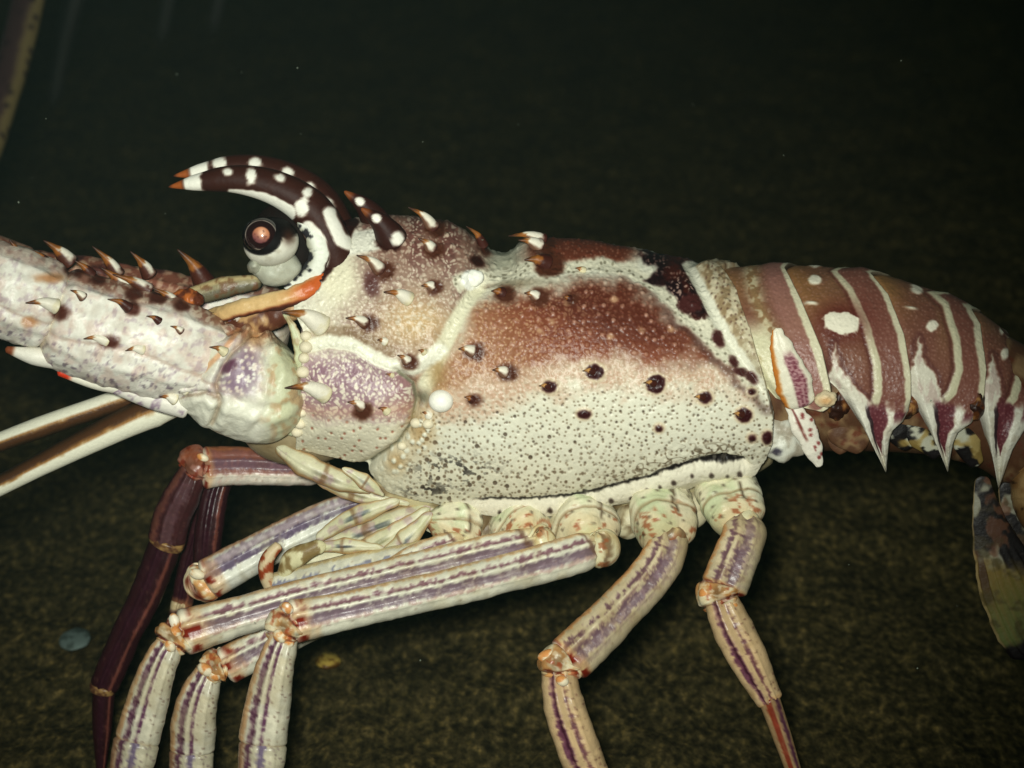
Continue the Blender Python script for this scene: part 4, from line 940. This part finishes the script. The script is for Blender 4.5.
def ischium(p0, pc, p1, r, parent, seed):
    def paint(S, Q, F, px, py, A):
        n = fbm(px, py, 8, 760 + seed)
        c = mix(np.broadcast_to(col(208, 202, 166), S.shape + (3,)), col(196, 166, 112), sm(.4, .7, n) * .7)
        c = mix(c, col(90, 66, 44), (1 - sm(.015, .04, np.abs(S - .62 + (n - .5) * .1))) * .7)
        return mix(c, col(140, 74, 40), sm(.62, .7, fbm(px, py, 6, 770 + seed)) * .7)
    tube('ischium', [p0, pc, p1], [(0, r * .95), (.5, r * 1.05), (1, r)], paint, M_LEG, parent, ref=(1, -1), n=50, m=56, cap=.8, disp=lambda S, Q, F, A: (fbm(A, Q * 12, 9, seed) - .5) * 4 - 1.5 * np.exp(-((S - .62) / .04) ** 2))
def knob(x, y, w, r, c, parent, rx=1.0, rot=0, c2=None):
    c2 = col(200, 120, 50) if c2 is None else c2
    blob('condyle', (x, y, w), (r * rx, r, r), lambda px, py, ww: mix(np.broadcast_to(c, px.shape + (3,)), c2, sm(.45, .65, fbm(px, py, 6, int(x))) * .8), M_SPINE, parent, n=14, m=20, rot=rot)
def leg_disp(S, Q, F, A): return (fbm(A, np.arctan2(F, Q) * 18, 22, 7) - .5) * 2.2 + 1.4 * np.cos(2 * np.arctan2(F, Q) + .6) + (F > 0) * (1.7 * np.exp(-((Q + .28) / .10) ** 2) - 1.5 * np.exp(-((Q - .08) / .16) ** 2) + 1.4 * np.exp(-((Q - .48) / .10) ** 2) - 1.0 * np.exp(-((Q + .52) / .09) ** 2)) + (fbm(A, Q * 14, 7, 9) - .5) * .9

def lp(p, l): return [(x, y, wlat(y, k)) for (x, y), k in zip(p, l)]
NEARM = stripes(col(220, 217, 196), [(-.93, .10, col(190, 150, 104), .5), (-.50, .09, col(110, 72, 82), .9), (.10, .27, PURPLE, .7), (.42, .05, col(176, 150, 140), 1.0)], None)
TANM = stripes(col(198, 182, 148), [(-.95, .10, col(196, 140, 88), .6), (-.48, .10, col(96, 66, 76), 1.2), (-.12, .06, col(140, 112, 104), 1.2), (.22, .26, col(98, 74, 84), 1.1), (.60, .10, col(170, 150, 130), 1.5)], None, seed=2)
CARP = stripes(col(214, 208, 184), [(-.92, .16, col(196, 150, 104), .3), (-.52, .15, DKPUR, .5), (-.06, .09, col(86, 46, 74), .6)], col(120, 96, 84), seed=3)
CARP2 = stripes(col(206, 176, 132), [(-.45, .17, col(92, 48, 70), .6), (-.40, .07, col(60, 26, 40), .4), (.18, .09, col(92, 50, 60), .7)], col(120, 84, 70), seed=4)
PROP = stripes(col(206, 198, 170), [(-.9, .14, col(150, 110, 80), .4), (-.62, .10, DKPUR, .5), (-.05, .18, col(104, 90, 116), .8)], col(120, 100, 100), seed=5)

def walking_leg(label, coxa, merus, carpus, propodus, dactyl, mpaint, cpaint, ppaint=PROP, knobs=(), seed=0, mref=(0, -1), cref=(-1, 0), dc=None, kn=()):
    (mp, ml, mr) = merus
    leg = tube('walking_leg', lp(mp, ml), mr, joint_end(mpaint, .92), M_LEG, root, ref=mref, n=130, m=72, disp=leg_disp, cap=.35, cap0=1.3, square=.35)
    leg['label'] = label
    if coxa:
        (p, l, r) = coxa
        tube('coxa', lp(p, l), r, coxa_paint(300 + seed), M_SHELL, leg, ref=(-1, 0), n=70, m=56, cap=.6, disp=lambda S, Q, F, A: (fbm(A, Q * 20, 14, seed) - .5) * 9 + 3 * np.sin(3 * np.arctan2(F, Q) + seed) - 1.8 * np.exp(-((S - .60) / .03) ** 2) - 1.6 * np.exp(-((Q - .48 - .25 * S) / .05) ** 2) * (S > .15))
    if carpus:
        (p, l, r) = carpus; tube('carpus', lp(p, l), r, joint_end(cpaint, .95), M_LEG, leg, ref=cref, n=90, m=64, cap=.4, disp=leg_disp, square=.3)
    if propodus:
        (p, l, r) = propodus; tube('propodus', lp(p, l), r, ppaint, M_LEG, leg, ref=cref, n=60, m=48, cap=.4, disp=leg_disp)
    if dactyl:
        (p, l, r) = dactyl; tube('dactyl', lp(p, l), r, dc or stripes(col(170, 140, 100), [(-.2, .3, RED, .5), (.6, .2, DKPUR, .5)]), M_LEG, leg, ref=cref, n=60, m=32, cap=.3)
    M3 = lp(mp, ml)
    if kn and carpus:
        C3 = catmull(lp(carpus[0], carpus[1]), 60); Mc = catmull(M3, 60); a, b = np.array(Mc[-1]), np.array(C3[0]); re, rc = mr[-1][1], itp(carpus[2], .1)
        mL = np.linalg.norm(np.diff(Mc, axis=0), axis=1).sum(); cL = np.linalg.norm(np.diff(C3, axis=0), axis=1).sum()
        ka, kb = Mc[-1 - int(59 * min(.4, re * .55 / mL))], C3[int(59 * min(.4, re * .95 / cL))]
        knee(tuple(ka), tuple((a + b) / 2), tuple(kb), (re * .86, re * .98, rc * .98), leg, seed * 3, .72 if seed == 7 else 1.0)
    if coxa:
        Mc = catmull(M3, 60); (p, l, r) = coxa; Cx = lp(p, l); mL = np.linalg.norm(np.diff(Mc, axis=0), axis=1).sum(); r0 = itp(mr, .1)
        k1 = Mc[int(59 * min(.3, r0 * .9 / mL))]; c0 = np.array(Cx[-1]); m0 = (Mc[0] + c0) / 2
        ischium(tuple(c0 + (np.array(Cx[-2]) - c0) * .25), tuple(m0 + np.array([3, 2, 4])), tuple(k1), r0 * 1.10, leg, seed)
    for (x, y, r, l, cc, rx, rot) in knobs:
        if cc[0] > .82 or rx > 2:
            if kn and abs(y - kn[0][1]) < 45: kx, ky = kn[0][0], kn[0][1]; x, y = kx + (x - kx) * .74, ky + (y - ky) * .74
            if kn and math.hypot(x - kx, y - ky) > 17.5: continue
            knob(x, y, wlat(y, l - 9), r * .78, cc, leg, rx * (1.25 if rx < 2 else 1), rot + (int(x) % 60 if rx < 2 else 0))
    return leg
def floor_pt(px, lat):            # picture row of the seabed point lat units to the near side
    w = lat * CT + FLOOR * ST; return 384 - (FLOOR * CT - lat * ST)
KW = col(226, 214, 184); KO = col(206, 150, 84); KR = col(140, 40, 18)

f5 = floor_pt(0, 190)
walking_leg('hindmost near leg with tan and purple stripes and a red tip',
    ([(720, 478), (730, 502), (740, 530)], [46, 76, 108], [(0, 30), (.5, 31), (1, 26)]),
    ([(746, 512), (744, 536), (734, 562), (722, 592)], [96, 112, 126, 140], [(0, 17), (.2, 21), (.6, 22), (1, 23)]),
    ([(718, 592), (730, 622), (750, 662), (772, 704)], [146, 152, 160, 166], [(0, 15), (.3, 19.5), (.6, 18.5), (1, 12)]),
    None, ([(768, 696), (782, 736), (800, 790), (826, f5 - 1)], [166, 172, 180, 190], [(0, 11), (.25, 9.5), (.6, 6.5), (1, 1.5)]),
    TANM, CARP2, knobs=((703, 596, 11, 160, KW, 1, 0), (700, 612, 7, 160, col(236, 230, 214), 1, 20), (720, 582, 11, 164, KO, 1.6, 10), (742, 598, 11, 160, KO, 1, 0), (735, 610, 7, 166, KW, 1, 0), (750, 606, 6, 150, KW, 1, 0), (712, 600, 10, 168, col(120, 96, 60), 1.2, 20), (706, 622, 5, 158, KR, 1, 0)), seed=1, kn=((723, 596, 146, 26, 19, 8),))
f4 = floor_pt(0, 260)
walking_leg('second near leg from the tail, bent at an amber knee',
    ([(652, 486), (660, 514), (668, 546)], [48, 84, 118], [(0, 30), (.5, 34), (1, 27)]),
    ([(672, 520), (662, 560), (622, 608), (564, 664)], [104, 122, 150, 180], [(0, 16), (.2, 20.5), (.6, 21.5), (1, 24)]),
    ([(557, 662), (563, 700), (576, 742), (600, 800)], [186, 192, 200, 210], [(0, 15), (.3, 19.5), (.7, 20.5), (1, 17)]),
    ([(596, 790), (616, 836)], [208, 226], [(0, 19), (1, 14)]), ([(614, 830), (646, f4 - 1)], [226, 260], [(0, 12), (1, 1.5)]),
    TANM, CARP2, ppaint=CARP2, knobs=((546, 652, 9, 204, KW, 1.5, -20), (538, 668, 8, 200, KW, .8, 0), (574, 670, 12, 206, KO, 1, 0), (556, 666, 11, 212, col(130, 104, 66), 1.3, 10), (562, 686, 7, 214, KW, 1, 0), (588, 678, 6, 196, col(236, 230, 216), 1, 0), (574, 690, 6, 208, KW, 1, 0)), seed=2, mref=(-1, -1), kn=((563, 666, 188, 25, 22, 20),))
f3 = floor_pt(0, 250)
walking_leg('long near leg reaching forward, striped cream and purple, nearest of the three front knees',
    ([(578, 498), (584, 524), (592, 548)], [50, 80, 108], [(0, 28), (.5, 34), (1, 26)]),
    ([(602, 546), (560, 559), (480, 580), (390, 601), (288, 623)], [108, 130, 154, 176, 196], [(0, 14), (.08, 19), (.5, 17.5), (.85, 18), (1, 22)]),
    ([(288, 628), (276, 664), (268, 704), (262, 748)], [202, 208, 212, 216], [(0, 11), (.2, 16), (.6, 21.5), (1, 24)]),
    ([(264, 738), (258, 790), (248, 850)], [216, 224, 236], [(0, 24), (.5, 20), (1, 15)]), ([(249, 842), (240, f3 - 1)], [236, 250], [(0, 12), (1, 1.5)]),
    NEARM, CARP, knobs=((286, 602, 7, 222, col(240, 236, 222), 1, 0), (282, 618, 10, 222, KO, .9, -30), (296, 632, 11, 222, KO, 1.1, 0), (308, 640, 6, 216, KR, 1.4, -20), (276, 640, 8, 226, KW, 1, 0), (288, 648, 7, 222, KW, .9, 0), (298, 612, 9, 222, KR, 1.2, 40)), seed=3, kn=((291, 625, 203, 18, 24, 10),))
f2 = floor_pt(0, 216)
walking_leg('long near leg reaching forward, farthest left of the striped front legs',
    ([(516, 504), (522, 526), (530, 542)], [46, 70, 92], [(0, 26), (.5, 31), (1, 24)]),
    ([(546, 540), (480, 555), (400, 574), (300, 599), (178, 634)], [92, 108, 126, 146, 168], [(0, 14), (.1, 17), (.5, 17), (.85, 19), (1, 23)]),
    ([(176, 634), (160, 664), (148, 700), (136, 746)], [174, 180, 184, 188], [(0, 11), (.2, 15.5), (.6, 20), (1, 22)]),
    ([(138, 736), (126, 790), (112, 850)], [188, 196, 206], [(0, 23), (.5, 19), (1, 14)]), ([(114, 842), (100, f2 - 1)], [206, 216], [(0, 12), (1, 1.5)]),
    NEARM, CARP, knobs=((172, 616, 7, 192, col(236, 226, 204), 1.2, 20), (172, 632, 9, 194, KW, .8, -30), (184, 644, 11, 194, KO, 1.2, 20), (196, 648, 6, 190, KR, 1.3, 0), (166, 650, 7, 198, KW, 1, 0), (178, 660, 7, 192, KW, .9, 0), (186, 628, 8, 192, KR, 1.1, 40)), seed=4, kn=((181, 635, 176, 16, 24, -20),))
f1 = floor_pt(0, 130)
walking_leg('short front near leg half hidden behind two longer legs',
    ([(450, 504), (456, 526), (450, 546)], [42, 60, 72], [(0, 26), (.5, 30), (1, 24)]),
    ([(470, 542), (420, 562), (330, 612), (222, 668)], [82, 92, 104, 112], [(0, 15), (.2, 18), (.7, 17), (1, 18)]),
    ([(212, 666), (200, 694), (194, 720), (192, 756)], [116, 118, 120, 122], [(0, 11), (.3, 18), (.7, 22), (1, 21)]),
    ([(192, 746), (190, 790), (186, 850)], [122, 124, 128], [(0, 22), (.5, 19), (1, 14)]), ([(186, 842), (182, f1 - 1)], [128, 130], [(0, 11), (1, 1.5)]),
    NEARM, CARP, knobs=((220, 663, 11, 136, KO, 1, 0), (202, 670, 8, 138, KW, 1.1, 10), (214, 678, 7, 138, KW, 1, 0), (230, 664, 6, 132, KR, .7, 0)), seed=5, kn=((214, 668, 118, 15, 14, 0),))
# far legs
DKLEG = stripes(col(60, 29, 31), [(-.75, .16, col(92, 54, 44), .6), (-.05, .34, col(78, 52, 56), .8)], None, seed=8)
DKLEG2 = stripes(col(44, 17, 22), [(.55, .12, col(110, 62, 52), .5), (-.2, .3, col(44, 16, 26), .7)], None, seed=9)
FARM = stripes(col(130, 82, 72), [(-.95, .15, col(160, 100, 66), .4), (-.1, .3, col(104, 78, 88), .6), (.72, .30, col(222, 216, 200), .4)], None, seed=10)
f0 = floor_pt(0, -60)
walking_leg('dark maroon far leg stretched forward below the head',
    None, ([(330, 468), (286, 468), (240, 466), (200, 468)], [-50, -44, -38, -30], [(0, 16), (.5, 17), (1, 20)]),
    ([(197, 462), (184, 492), (172, 518), (166, 544)], [-30, -32, -34, -36], [(0, 11), (.4, 17), (1, 18.5)]),
    ([(168, 538), (148, 590), (124, 640), (102, 690)], [-36, -40, -44, -50], [(0, 16), (.5, 14.5), (1, 13)]),
    ([(104, 684), (102, 730), (100, f0 - 1)], [-50, -54, -60], [(0, 12), (.4, 10), (1, 1.5)]), FARM, DKLEG, DKLEG2,
    knobs=((203, 453, 5, -8, KW, 1.3, 0), (204, 474, 8, -6, KO, .9, 0), (196, 484, 8, -10, col(190, 160, 120), 1, 0)), seed=7, dc=DKLEG2, kn=((202, 470, -24, 10, 19, 5),))
fleg = [o for o in root.children if o.name.startswith('walking_leg')][-1]
for (a, b, r) in (((169, 536, wlat(536, -34)), (165, 546, wlat(546, -36)), 18.6), ((103.5, 683, wlat(683, -49)), (102, 692, wlat(692, -51)), 13.6)):
    tube('joint_collar', [a, b], [(0, r * .96), (.5, r), (1, r * .93)], lambda S, Q, F, px, py, A: mix(np.broadcast_to(col(150, 118, 70), S.shape + (3,)), col(60, 30, 24), sm(.4, .7, fbm(px, py, 5, 17)) * .8), M_LEG, fleg, n=16, m=40, cap=.15, disp=lambda S, Q, F, A: (fbm(A, Q * 12, 6, 3) - .5) * 2)
MAUVE = stripes(col(214, 214, 200), [(-.95, .12, col(180, 136, 100), .4), (-.55, .24, col(138, 122, 130), .7), (-.15, .2, col(92, 78, 100), .8)], None, seed=11)
ff = floor_pt(0, -90)
walking_leg('far leg with a mauve top edge ending in an amber knee',
    None, ([(420, 492), (340, 514), (270, 546), (204, 582)], [-10, 0, 8, 16], [(0, 15), (.3, 17), (.7, 17.5), (1, 20)]),
    ([(206, 584), (208, 540), (214, 500), (224, 470)], [0, -40, -60, -70], [(0, 12), (.5, 13), (1, 12)]), None, None, MAUVE, DKLEG2,
    knobs=((196, 572, 7, 38, KW, 1.2, 0), (196, 585, 7, 40, KO, 1, 0), (205, 588, 9, 36, KR, 1, 0), (204, 577, 7, 40, DKPUR, 1.2, 0)), seed=12, kn=((200, 580, 22, 12, 21, 20),))
walking_leg('thin dark maroon far leg', None, ([(236, 452), (212, 500), (194, 550), (180, 610)], [-90, -92, -96, -100], [(0, 12), (.5, 11), (1, 9)]),
    ([(182, 600), (160, 700), (150, ff - 1)], [-98, -94, -90], [(0, 9), (.5, 7), (1, 1.5)]), None, None, DKLEG2, DKLEG2, seed=13)

# ------------------------------------------------------------------ mouth parts
def mouth(seed, c2=col(90, 100, 104), c3=col(196, 150, 90)):
    def f(S, Q, F, px, py, A):
        n = fbm(A, Q * 10, 14, seed) - .5
        c = mix(np.broadcast_to(col(198, 194, 164), S.shape + (3,)), col(178, 178, 138), sm(-.1, .2, n) * .6)
        c = mix(c, col(128, 104, 68), sm(.3, .9, Q + n * .5) * .6)
        c = mix(c, c2 * .7, (1 - sm(.16, .3, np.abs(Q - .05 + n * .5))) * sm(.3, .45, S + n * .2) * (1 - sm(.55, .7, S + n * .2)) * .8)
        c = mix(c, col(150, 118, 128), sm(.56, .7, fbm(px, py, 10, seed + 1)) * .5)
        c = mix(c, col(104, 70, 42), (1 - sm(.01, .035, np.abs(S - .52 + n * .06))) * .6)
        return mix(c, c3, sm(.7, .9, np.abs(Q)) * .5)
    return f
def soft_disp(S, Q, F, A): return (fbm(A, Q * 12, 16, 44) - .5) * 4 - 1.5 * np.exp(-((Q - .3) / .08) ** 2) * (F > 0)
mx = tube('maxilliped', lp([(438, 500), (420, 512), (380, 526), (300, 556)], [40, 44, 46, 50]), [(0, 6), (.3, 12), (.7, 10), (1, 5)], mouth(401), M_SOFT, root, disp=soft_disp, cap=1.2, n=70, m=40)
tube('palp', lp([(430, 508), (390, 536), (350, 556), (300, 562)], [56, 62, 66, 66]), [(0, 5), (.4, 11), (.8, 10), (1, 6)], mouth(402, col(170, 168, 120)), M_SOFT, mx, depth=.7, disp=soft_disp, cap=1.2, n=70, m=40)
tube('palp', lp([(432, 512), (412, 534), (386, 556), (372, 564)], [70, 74, 76, 76]), [(0, 5), (.45, 10.5), (1, 6)], mouth(403, col(96, 110, 120)), M_SOFT, mx, depth=.7, disp=soft_disp, cap=1.2, n=50, m=36)
tube('palp', lp([(400, 500), (372, 510), (344, 522), (316, 540)], [52, 54, 56, 58]), [(0, 5), (.5, 10), (1, 5)], mouth(404, col(70, 84, 92)), M_SOFT, mx, depth=.7, disp=soft_disp, cap=1.2, n=50, m=36)
tube('palp', lp([(384, 548), (350, 546), (322, 548), (306, 556)], [84, 84, 84, 84]), [(0, 3), (.5, 8), (1, 3)], mouth(405, col(54, 58, 72)), M_SOFT, mx, depth=.7, disp=soft_disp, cap=1.2, n=50, m=36)
blue = stripes(col(206, 204, 184), [(-.9, .12, col(190, 170, 120), .4), (-.15, .16, col(116, 116, 134), 1.6)], None, seed=15)
tube('palp', lp([(440, 548), (390, 562), (330, 576), (270, 590)], [82, 84, 86, 86]), [(0, 12), (.5, 18), (1, 16)], blue, M_LEG, mx, n=80, m=48)
tube('palp', lp([(280, 544), (268, 558), (266, 574), (272, 592)], [90, 92, 92, 90]), [(0, 5), (.5, 8), (1, 6)], patch_paint(col(196, 176, 140), col(136, 56, 24), 415), M_SPINE, mx, n=40, m=28)
tube('palp', lp([(326, 544), (306, 552), (290, 562), (284, 580)], [88, 90, 90, 90]), [(0, 7), (.5, 10), (1, 8)], patch_paint(col(196, 190, 150), col(120, 100, 60), 417), M_SOFT, mx, depth=.7, disp=soft_disp, cap=1.2, n=40, m=28)
jaw = tube('mandible', lp([(276, 446), (300, 462), (330, 477), (372, 492)], [42, 50, 56, 56]), [(0, 6), (.3, 12), (.7, 11), (1, 3)], mouth(406, col(196, 190, 160), col(176, 116, 56)), M_SHELL, root, disp=soft_disp, cap=1.2, n=70, m=44)
tube('palp', lp([(298, 462), (330, 482), (362, 496), (410, 504)], [34, 38, 44, 50]), [(0, 5), (.45, 10), (1, 3)], mouth(407, col(170, 160, 120)), M_SHELL, jaw, depth=.7, disp=soft_disp, cap=1.2, n=60, m=36)
tube('palp', lp([(342, 468), (362, 480), (384, 496)], [72, 72, 72]), [(0, 3), (.5, 8), (1, 2)], mouth(408, col(206, 206, 190)), M_SHELL, jaw, depth=.7, disp=soft_disp, cap=1.2, n=40, m=30)
blob('head_underside', (300, 426, wlat(426, 10)), (60, 40, 40), lambda x, y, w: mix(np.broadcast_to(col(170, 160, 130), x.shape + (3,)), col(110, 90, 60), fbm(x, y, 14, 3)), M_SOFT, root)
# breast plate under the carapace, carries the coxae
tube('sternum', [W2(370, 486, 10), W2(460, 494, 14), W2(600, 486, 16), W2(720, 462, 14), W2(770, 440, 8)], [(0, 22), (.3, 28), (.7, 30), (1, 22)],
     lambda S, Q, F, px, py, A: mix(np.broadcast_to(col(190, 180, 140), S.shape + (3,)), col(110, 90, 60), sm(.4, .7, fbm(px, py, 14, 21))), M_SOFT, root, n=90, m=48, depth=1.6)
for (x, y) in ((486, 530), (548, 534), (630, 520), (478, 522), (540, 522), (694, 510)):
    blob('gill_flap', (x, y, wlat(y, 50)), (16, 20, 14), lambda px, py, w: mix(np.broadcast_to(col(190, 182, 150), px.shape + (3,)), col(100, 82, 56), sm(.4, .7, fbm(px, py, 9, 23))), M_SOFT, root, n=18, m=24, rot=20)

# ------------------------------------------------------------------ seabed
yy = np.concatenate([np.linspace(-1.2, -0.45, 40)[:-1], np.linspace(-0.45, 1.6, 420), 1.6 + np.cumsum(0.006 * 1.09 ** np.arange(70))])
yy = np.append(yy, [40.0, 90.0])
xx = np.concatenate([[-60, -20, -6, -2.5], np.linspace(-1.0, 1.0, 420), [2.5, 6, 20, 60]])
YY, XX = np.meshgrid(yy, xx, indexing='ij')
fade = np.clip(1 - np.abs(XX) / 3, 0, 1) * np.clip(1 - np.abs(YY - .3) / 5, 0, 1)
zz = (fbm(XX, YY * .5, .05, 501, 4) - .5) * .007 + (fbm(XX, YY * .6, .010, 502, 2) - .5) * .005
zz = zz * fade - .003
V = np.stack([XX, YY, zz], -1).reshape(-1, 3)
gm = bpy.data.materials.new('seabed'); gm.use_nodes = True; nt = gm.node_tree; b = nt.nodes['Principled BSDF']
tc = nt.nodes.new('ShaderNodeTexCoord')
def noise(scale, detail, dist=0.0):
    z = nt.nodes.new('ShaderNodeTexNoise'); z.inputs['Scale'].default_value = scale; z.inputs['Detail'].default_value = detail; z.inputs['Distortion'].default_value = dist
    nt.links.new(mp.outputs['Vector'], z.inputs['Vector']); return z
mp = nt.nodes.new('ShaderNodeMapping'); mp.inputs['Scale'].default_value = (1.0, 0.42, 1.0); nt.links.new(tc.outputs['Object'], mp.inputs['Vector'])
def ramp(src, stops):
    r = nt.nodes.new('ShaderNodeValToRGB'); e = r.color_ramp.elements
    e[0].position, e[0].color = stops[0][0], stops[0][1] + (1,); e[1].position, e[1].color = stops[-1][0], stops[-1][1] + (1,)
    for p, c_ in stops[1:-1]: q = e.new(p); q.color = c_ + (1,)
    nt.links.new(src, r.inputs[0]); return r
nA = noise(300, 6, 0.0); nB = noise(30, 6); nC = noise(480, 3); 
rA = ramp(nA.outputs['Fac'], [(.30, (.022, .020, .010)), (.46, (.047, .040, .018)), (.58, (.078, .062, .028)), (.74, (.15, .115, .052))])
rB = ramp(nB.outputs['Fac'], [(.3, (.74, .76, .72)), (.7, (1.25, 1.2, 1.05))])
mm = nt.nodes.new('ShaderNodeMixRGB'); mm.blend_type = 'MULTIPLY'; mm.inputs[0].default_value = 1
nt.links.new(rA.outputs[0], mm.inputs[1]); nt.links.new(rB.outputs[0], mm.inputs[2])
rC = ramp(nC.outputs['Fac'], [(.34, (.45, .47, .45)), (.55, (1.1, 1.1, 1.0)), (.70, (2.3, 2.1, 1.6))])
m2 = nt.nodes.new('ShaderNodeMixRGB'); m2.blend_type = 'MULTIPLY'; m2.inputs[0].default_value = .8
nt.links.new(mm.outputs[0], m2.inputs[1]); nt.links.new(rC.outputs[0], m2.inputs[2])
nt.links.new(m2.outputs[0], b.inputs['Base Color']); b.inputs['Roughness'].default_value = .95; b.inputs['Specular IOR Level'].default_value = .1
bp = nt.nodes.new('ShaderNodeBump'); bp.inputs['Strength'].default_value = .7; bp.inputs['Distance'].default_value = .003
nt.links.new(nA.outputs['Fac'], bp.inputs['Height']); nt.links.new(bp.outputs['Normal'], b.inputs['Normal'])
g = link('seabed', V, grid_faces(len(yy), len(xx))[:, ::-1], None, gm, None); g['kind'] = 'structure'

# small things lying on the bottom
def on_floor(px, py):
    k = (384 - py) / DIST                      # ray through the pixel down to z = 0
    d = fwd + rgt * ((px - 512) / DIST) + upv * k
    t = -cam_loc.z / d.z; return cam_loc + d * t
def floor_bit(name, label, cat, px, py, r, c1, c2, seed):
    p = on_floor(px, py); th = np.linspace(.01, np.pi - .01, 16); ph = np.linspace(0, 2 * np.pi, 24, endpoint=False)
    TH, PH = np.meshgrid(th, ph, indexing='ij'); k = 1 + .3 * (fbm(np.cos(PH) * 2 + 5, TH * 2 + np.sin(PH) * 2, 1.2, seed) - .5)
    x = np.sin(TH) * np.cos(PH) * r[0] * k; y = np.sin(TH) * np.sin(PH) * r[1] * k; z = np.cos(TH) * r[2] * k
    cols = mix(np.broadcast_to(c1, x.shape + (3,)), c2, sm(.4, .6, fbm(x * 3000, z * 3000 + y * 2000, 6, seed)))
    o = link(name, np.stack([x + p.x, y + p.y, z + p.z + r[2] * .5], -1).reshape(-1, 3), grid_faces(16, 24, True), cols.reshape(-1, 3), M_SPINE, None)
    o['label'] = label; o['category'] = cat; return o
floor_bit('shell_fragment', 'small tan shell fragment on the seabed below the long front leg', 'shell', 328, 664, (.0045, .006, .0022), col(176, 150, 70), col(80, 54, 20), 1)
floor_bit('floor_bit', 'flat bluish white lump on the seabed left of the front legs', 'floor_bit', 75, 641, (.0055, .010, .0014), col(112, 128, 122), col(74, 86, 80), 2)  # flat lump set where a soft pale bluish spot lies

# another lobster far behind: only its legs come down into view
far = bpy.data.objects.new('spiny_lobster', None); C.objects.link(far)
far['label'] = 'dim second lobster far behind, only its legs reaching down into the upper left corner'; far['category'] = 'lobster'
def GP(px, py, h):                # point h metres above the seabed straight over the seabed point seen at px, py
    p = on_floor(px, py); return Vector((p.x, p.y, p.z + h))
def far_tube(name, pts, r0, r1, c):
    P = catmull([tuple(p) for p in pts], 24); T = np.gradient(P, axis=0); T /= np.linalg.norm(T, axis=1)[:, None]
    A = np.cross(T, np.array([0, 1.0, 0])); A /= np.linalg.norm(A, axis=1)[:, None]; B = np.cross(T, A)
    ph = np.linspace(0, 2 * np.pi, 12, endpoint=False); r = np.linspace(r0, r1, 24); r[0] *= .3; r[-1] *= .3
    V = P[:, None] + r[:, None, None] * (np.cos(ph)[None, :, None] * A[:, None] + np.sin(ph)[None, :, None] * B[:, None])
    cols = np.broadcast_to(c, (24, 12, 3)); return link(name, V.reshape(-1, 3), grid_faces(24, 12, True), cols.reshape(-1, 3), M_SHELL, far)
fb = GP(130, 80, .22)
far_tube('body', [fb + Vector((-.16, .1, 0)), fb + Vector((0, .1, .03)), fb + Vector((.26, .1, .02))], .05, .045, col(120, 90, 80))
for (px, py, kx) in ((52, 106, -.03), (160, 44, .0), (212, 34, .05)):
    foot = GP(px, py, .0); knee = foot + Vector((.05, .02, .14)); hip = fb + Vector((kx, .08, 0))
    far_tube('walking_leg', [foot, foot + Vector((.018, .006, .07)), knee], .004, .009, col(58, 60, 52)); far_tube('walking_leg', [knee, (knee + hip) / 2, hip], .009, .012, col(58, 60, 52))

# motes drifting in the water
rr = random.Random(4); Vs = []; Fs = []
for k in range(34):
    px, py, w = rr.uniform(0, 1024), rr.uniform(0, 700), rr.uniform(-900, 350); c = world_of(np.array(px), np.array(py), np.array(float(w))); s = rr.uniform(.00012, .00032)
    if c[2] < .02: continue
    n0 = len(Vs)
    for d in ((1, 0, 0), (-1, 0, 0), (0, 1, 0), (0, -1, 0), (0, 0, 1), (0, 0, -1)): Vs.append(c + np.array(d) * s)
    for f in ((0, 2, 4), (2, 1, 4), (1, 3, 4), (3, 0, 4), (2, 0, 5), (1, 2, 5), (3, 1, 5), (0, 3, 5)): Fs.append([n0 + q for q in f])
mo = link('water_motes', np.array(Vs), np.array(Fs), np.tile(col(150, 160, 140), (len(Vs), 1)), M_SOFT, None); mo['kind'] = 'stuff'

# the water itself: a thin, slightly green veil
bm_ = [(-62, -1.6, -1.0), (62, -1.6, -1.0), (62, 95, -1.0), (-62, 95, -1.0), (-62, -1.6, .85), (62, -1.6, .85), (62, 95, .85), (-62, 95, .85)]
hz = link('haze', np.array(bm_), np.array([(0, 3, 2, 1), (4, 5, 6, 7), (0, 1, 5, 4), (1, 2, 6, 5), (2, 3, 7, 6), (3, 0, 4, 7)]), None, bpy.data.materials.new('water'), None, smooth=False)
hm = hz.data.materials[0]; hm.use_nodes = True; hn = hm.node_tree
hn.nodes.remove(hn.nodes['Principled BSDF'])
pv = hn.nodes.new('ShaderNodeVolumePrincipled'); pv.inputs['Density'].default_value = 0.0043; pv.inputs['Color'].default_value = (.55, .85, .80, 1)
hn.links.new(pv.outputs[0], hn.nodes['Material Output'].inputs['Volume'])
hz['kind'] = 'stuff'
sc.cycles.volume_bounces = 1
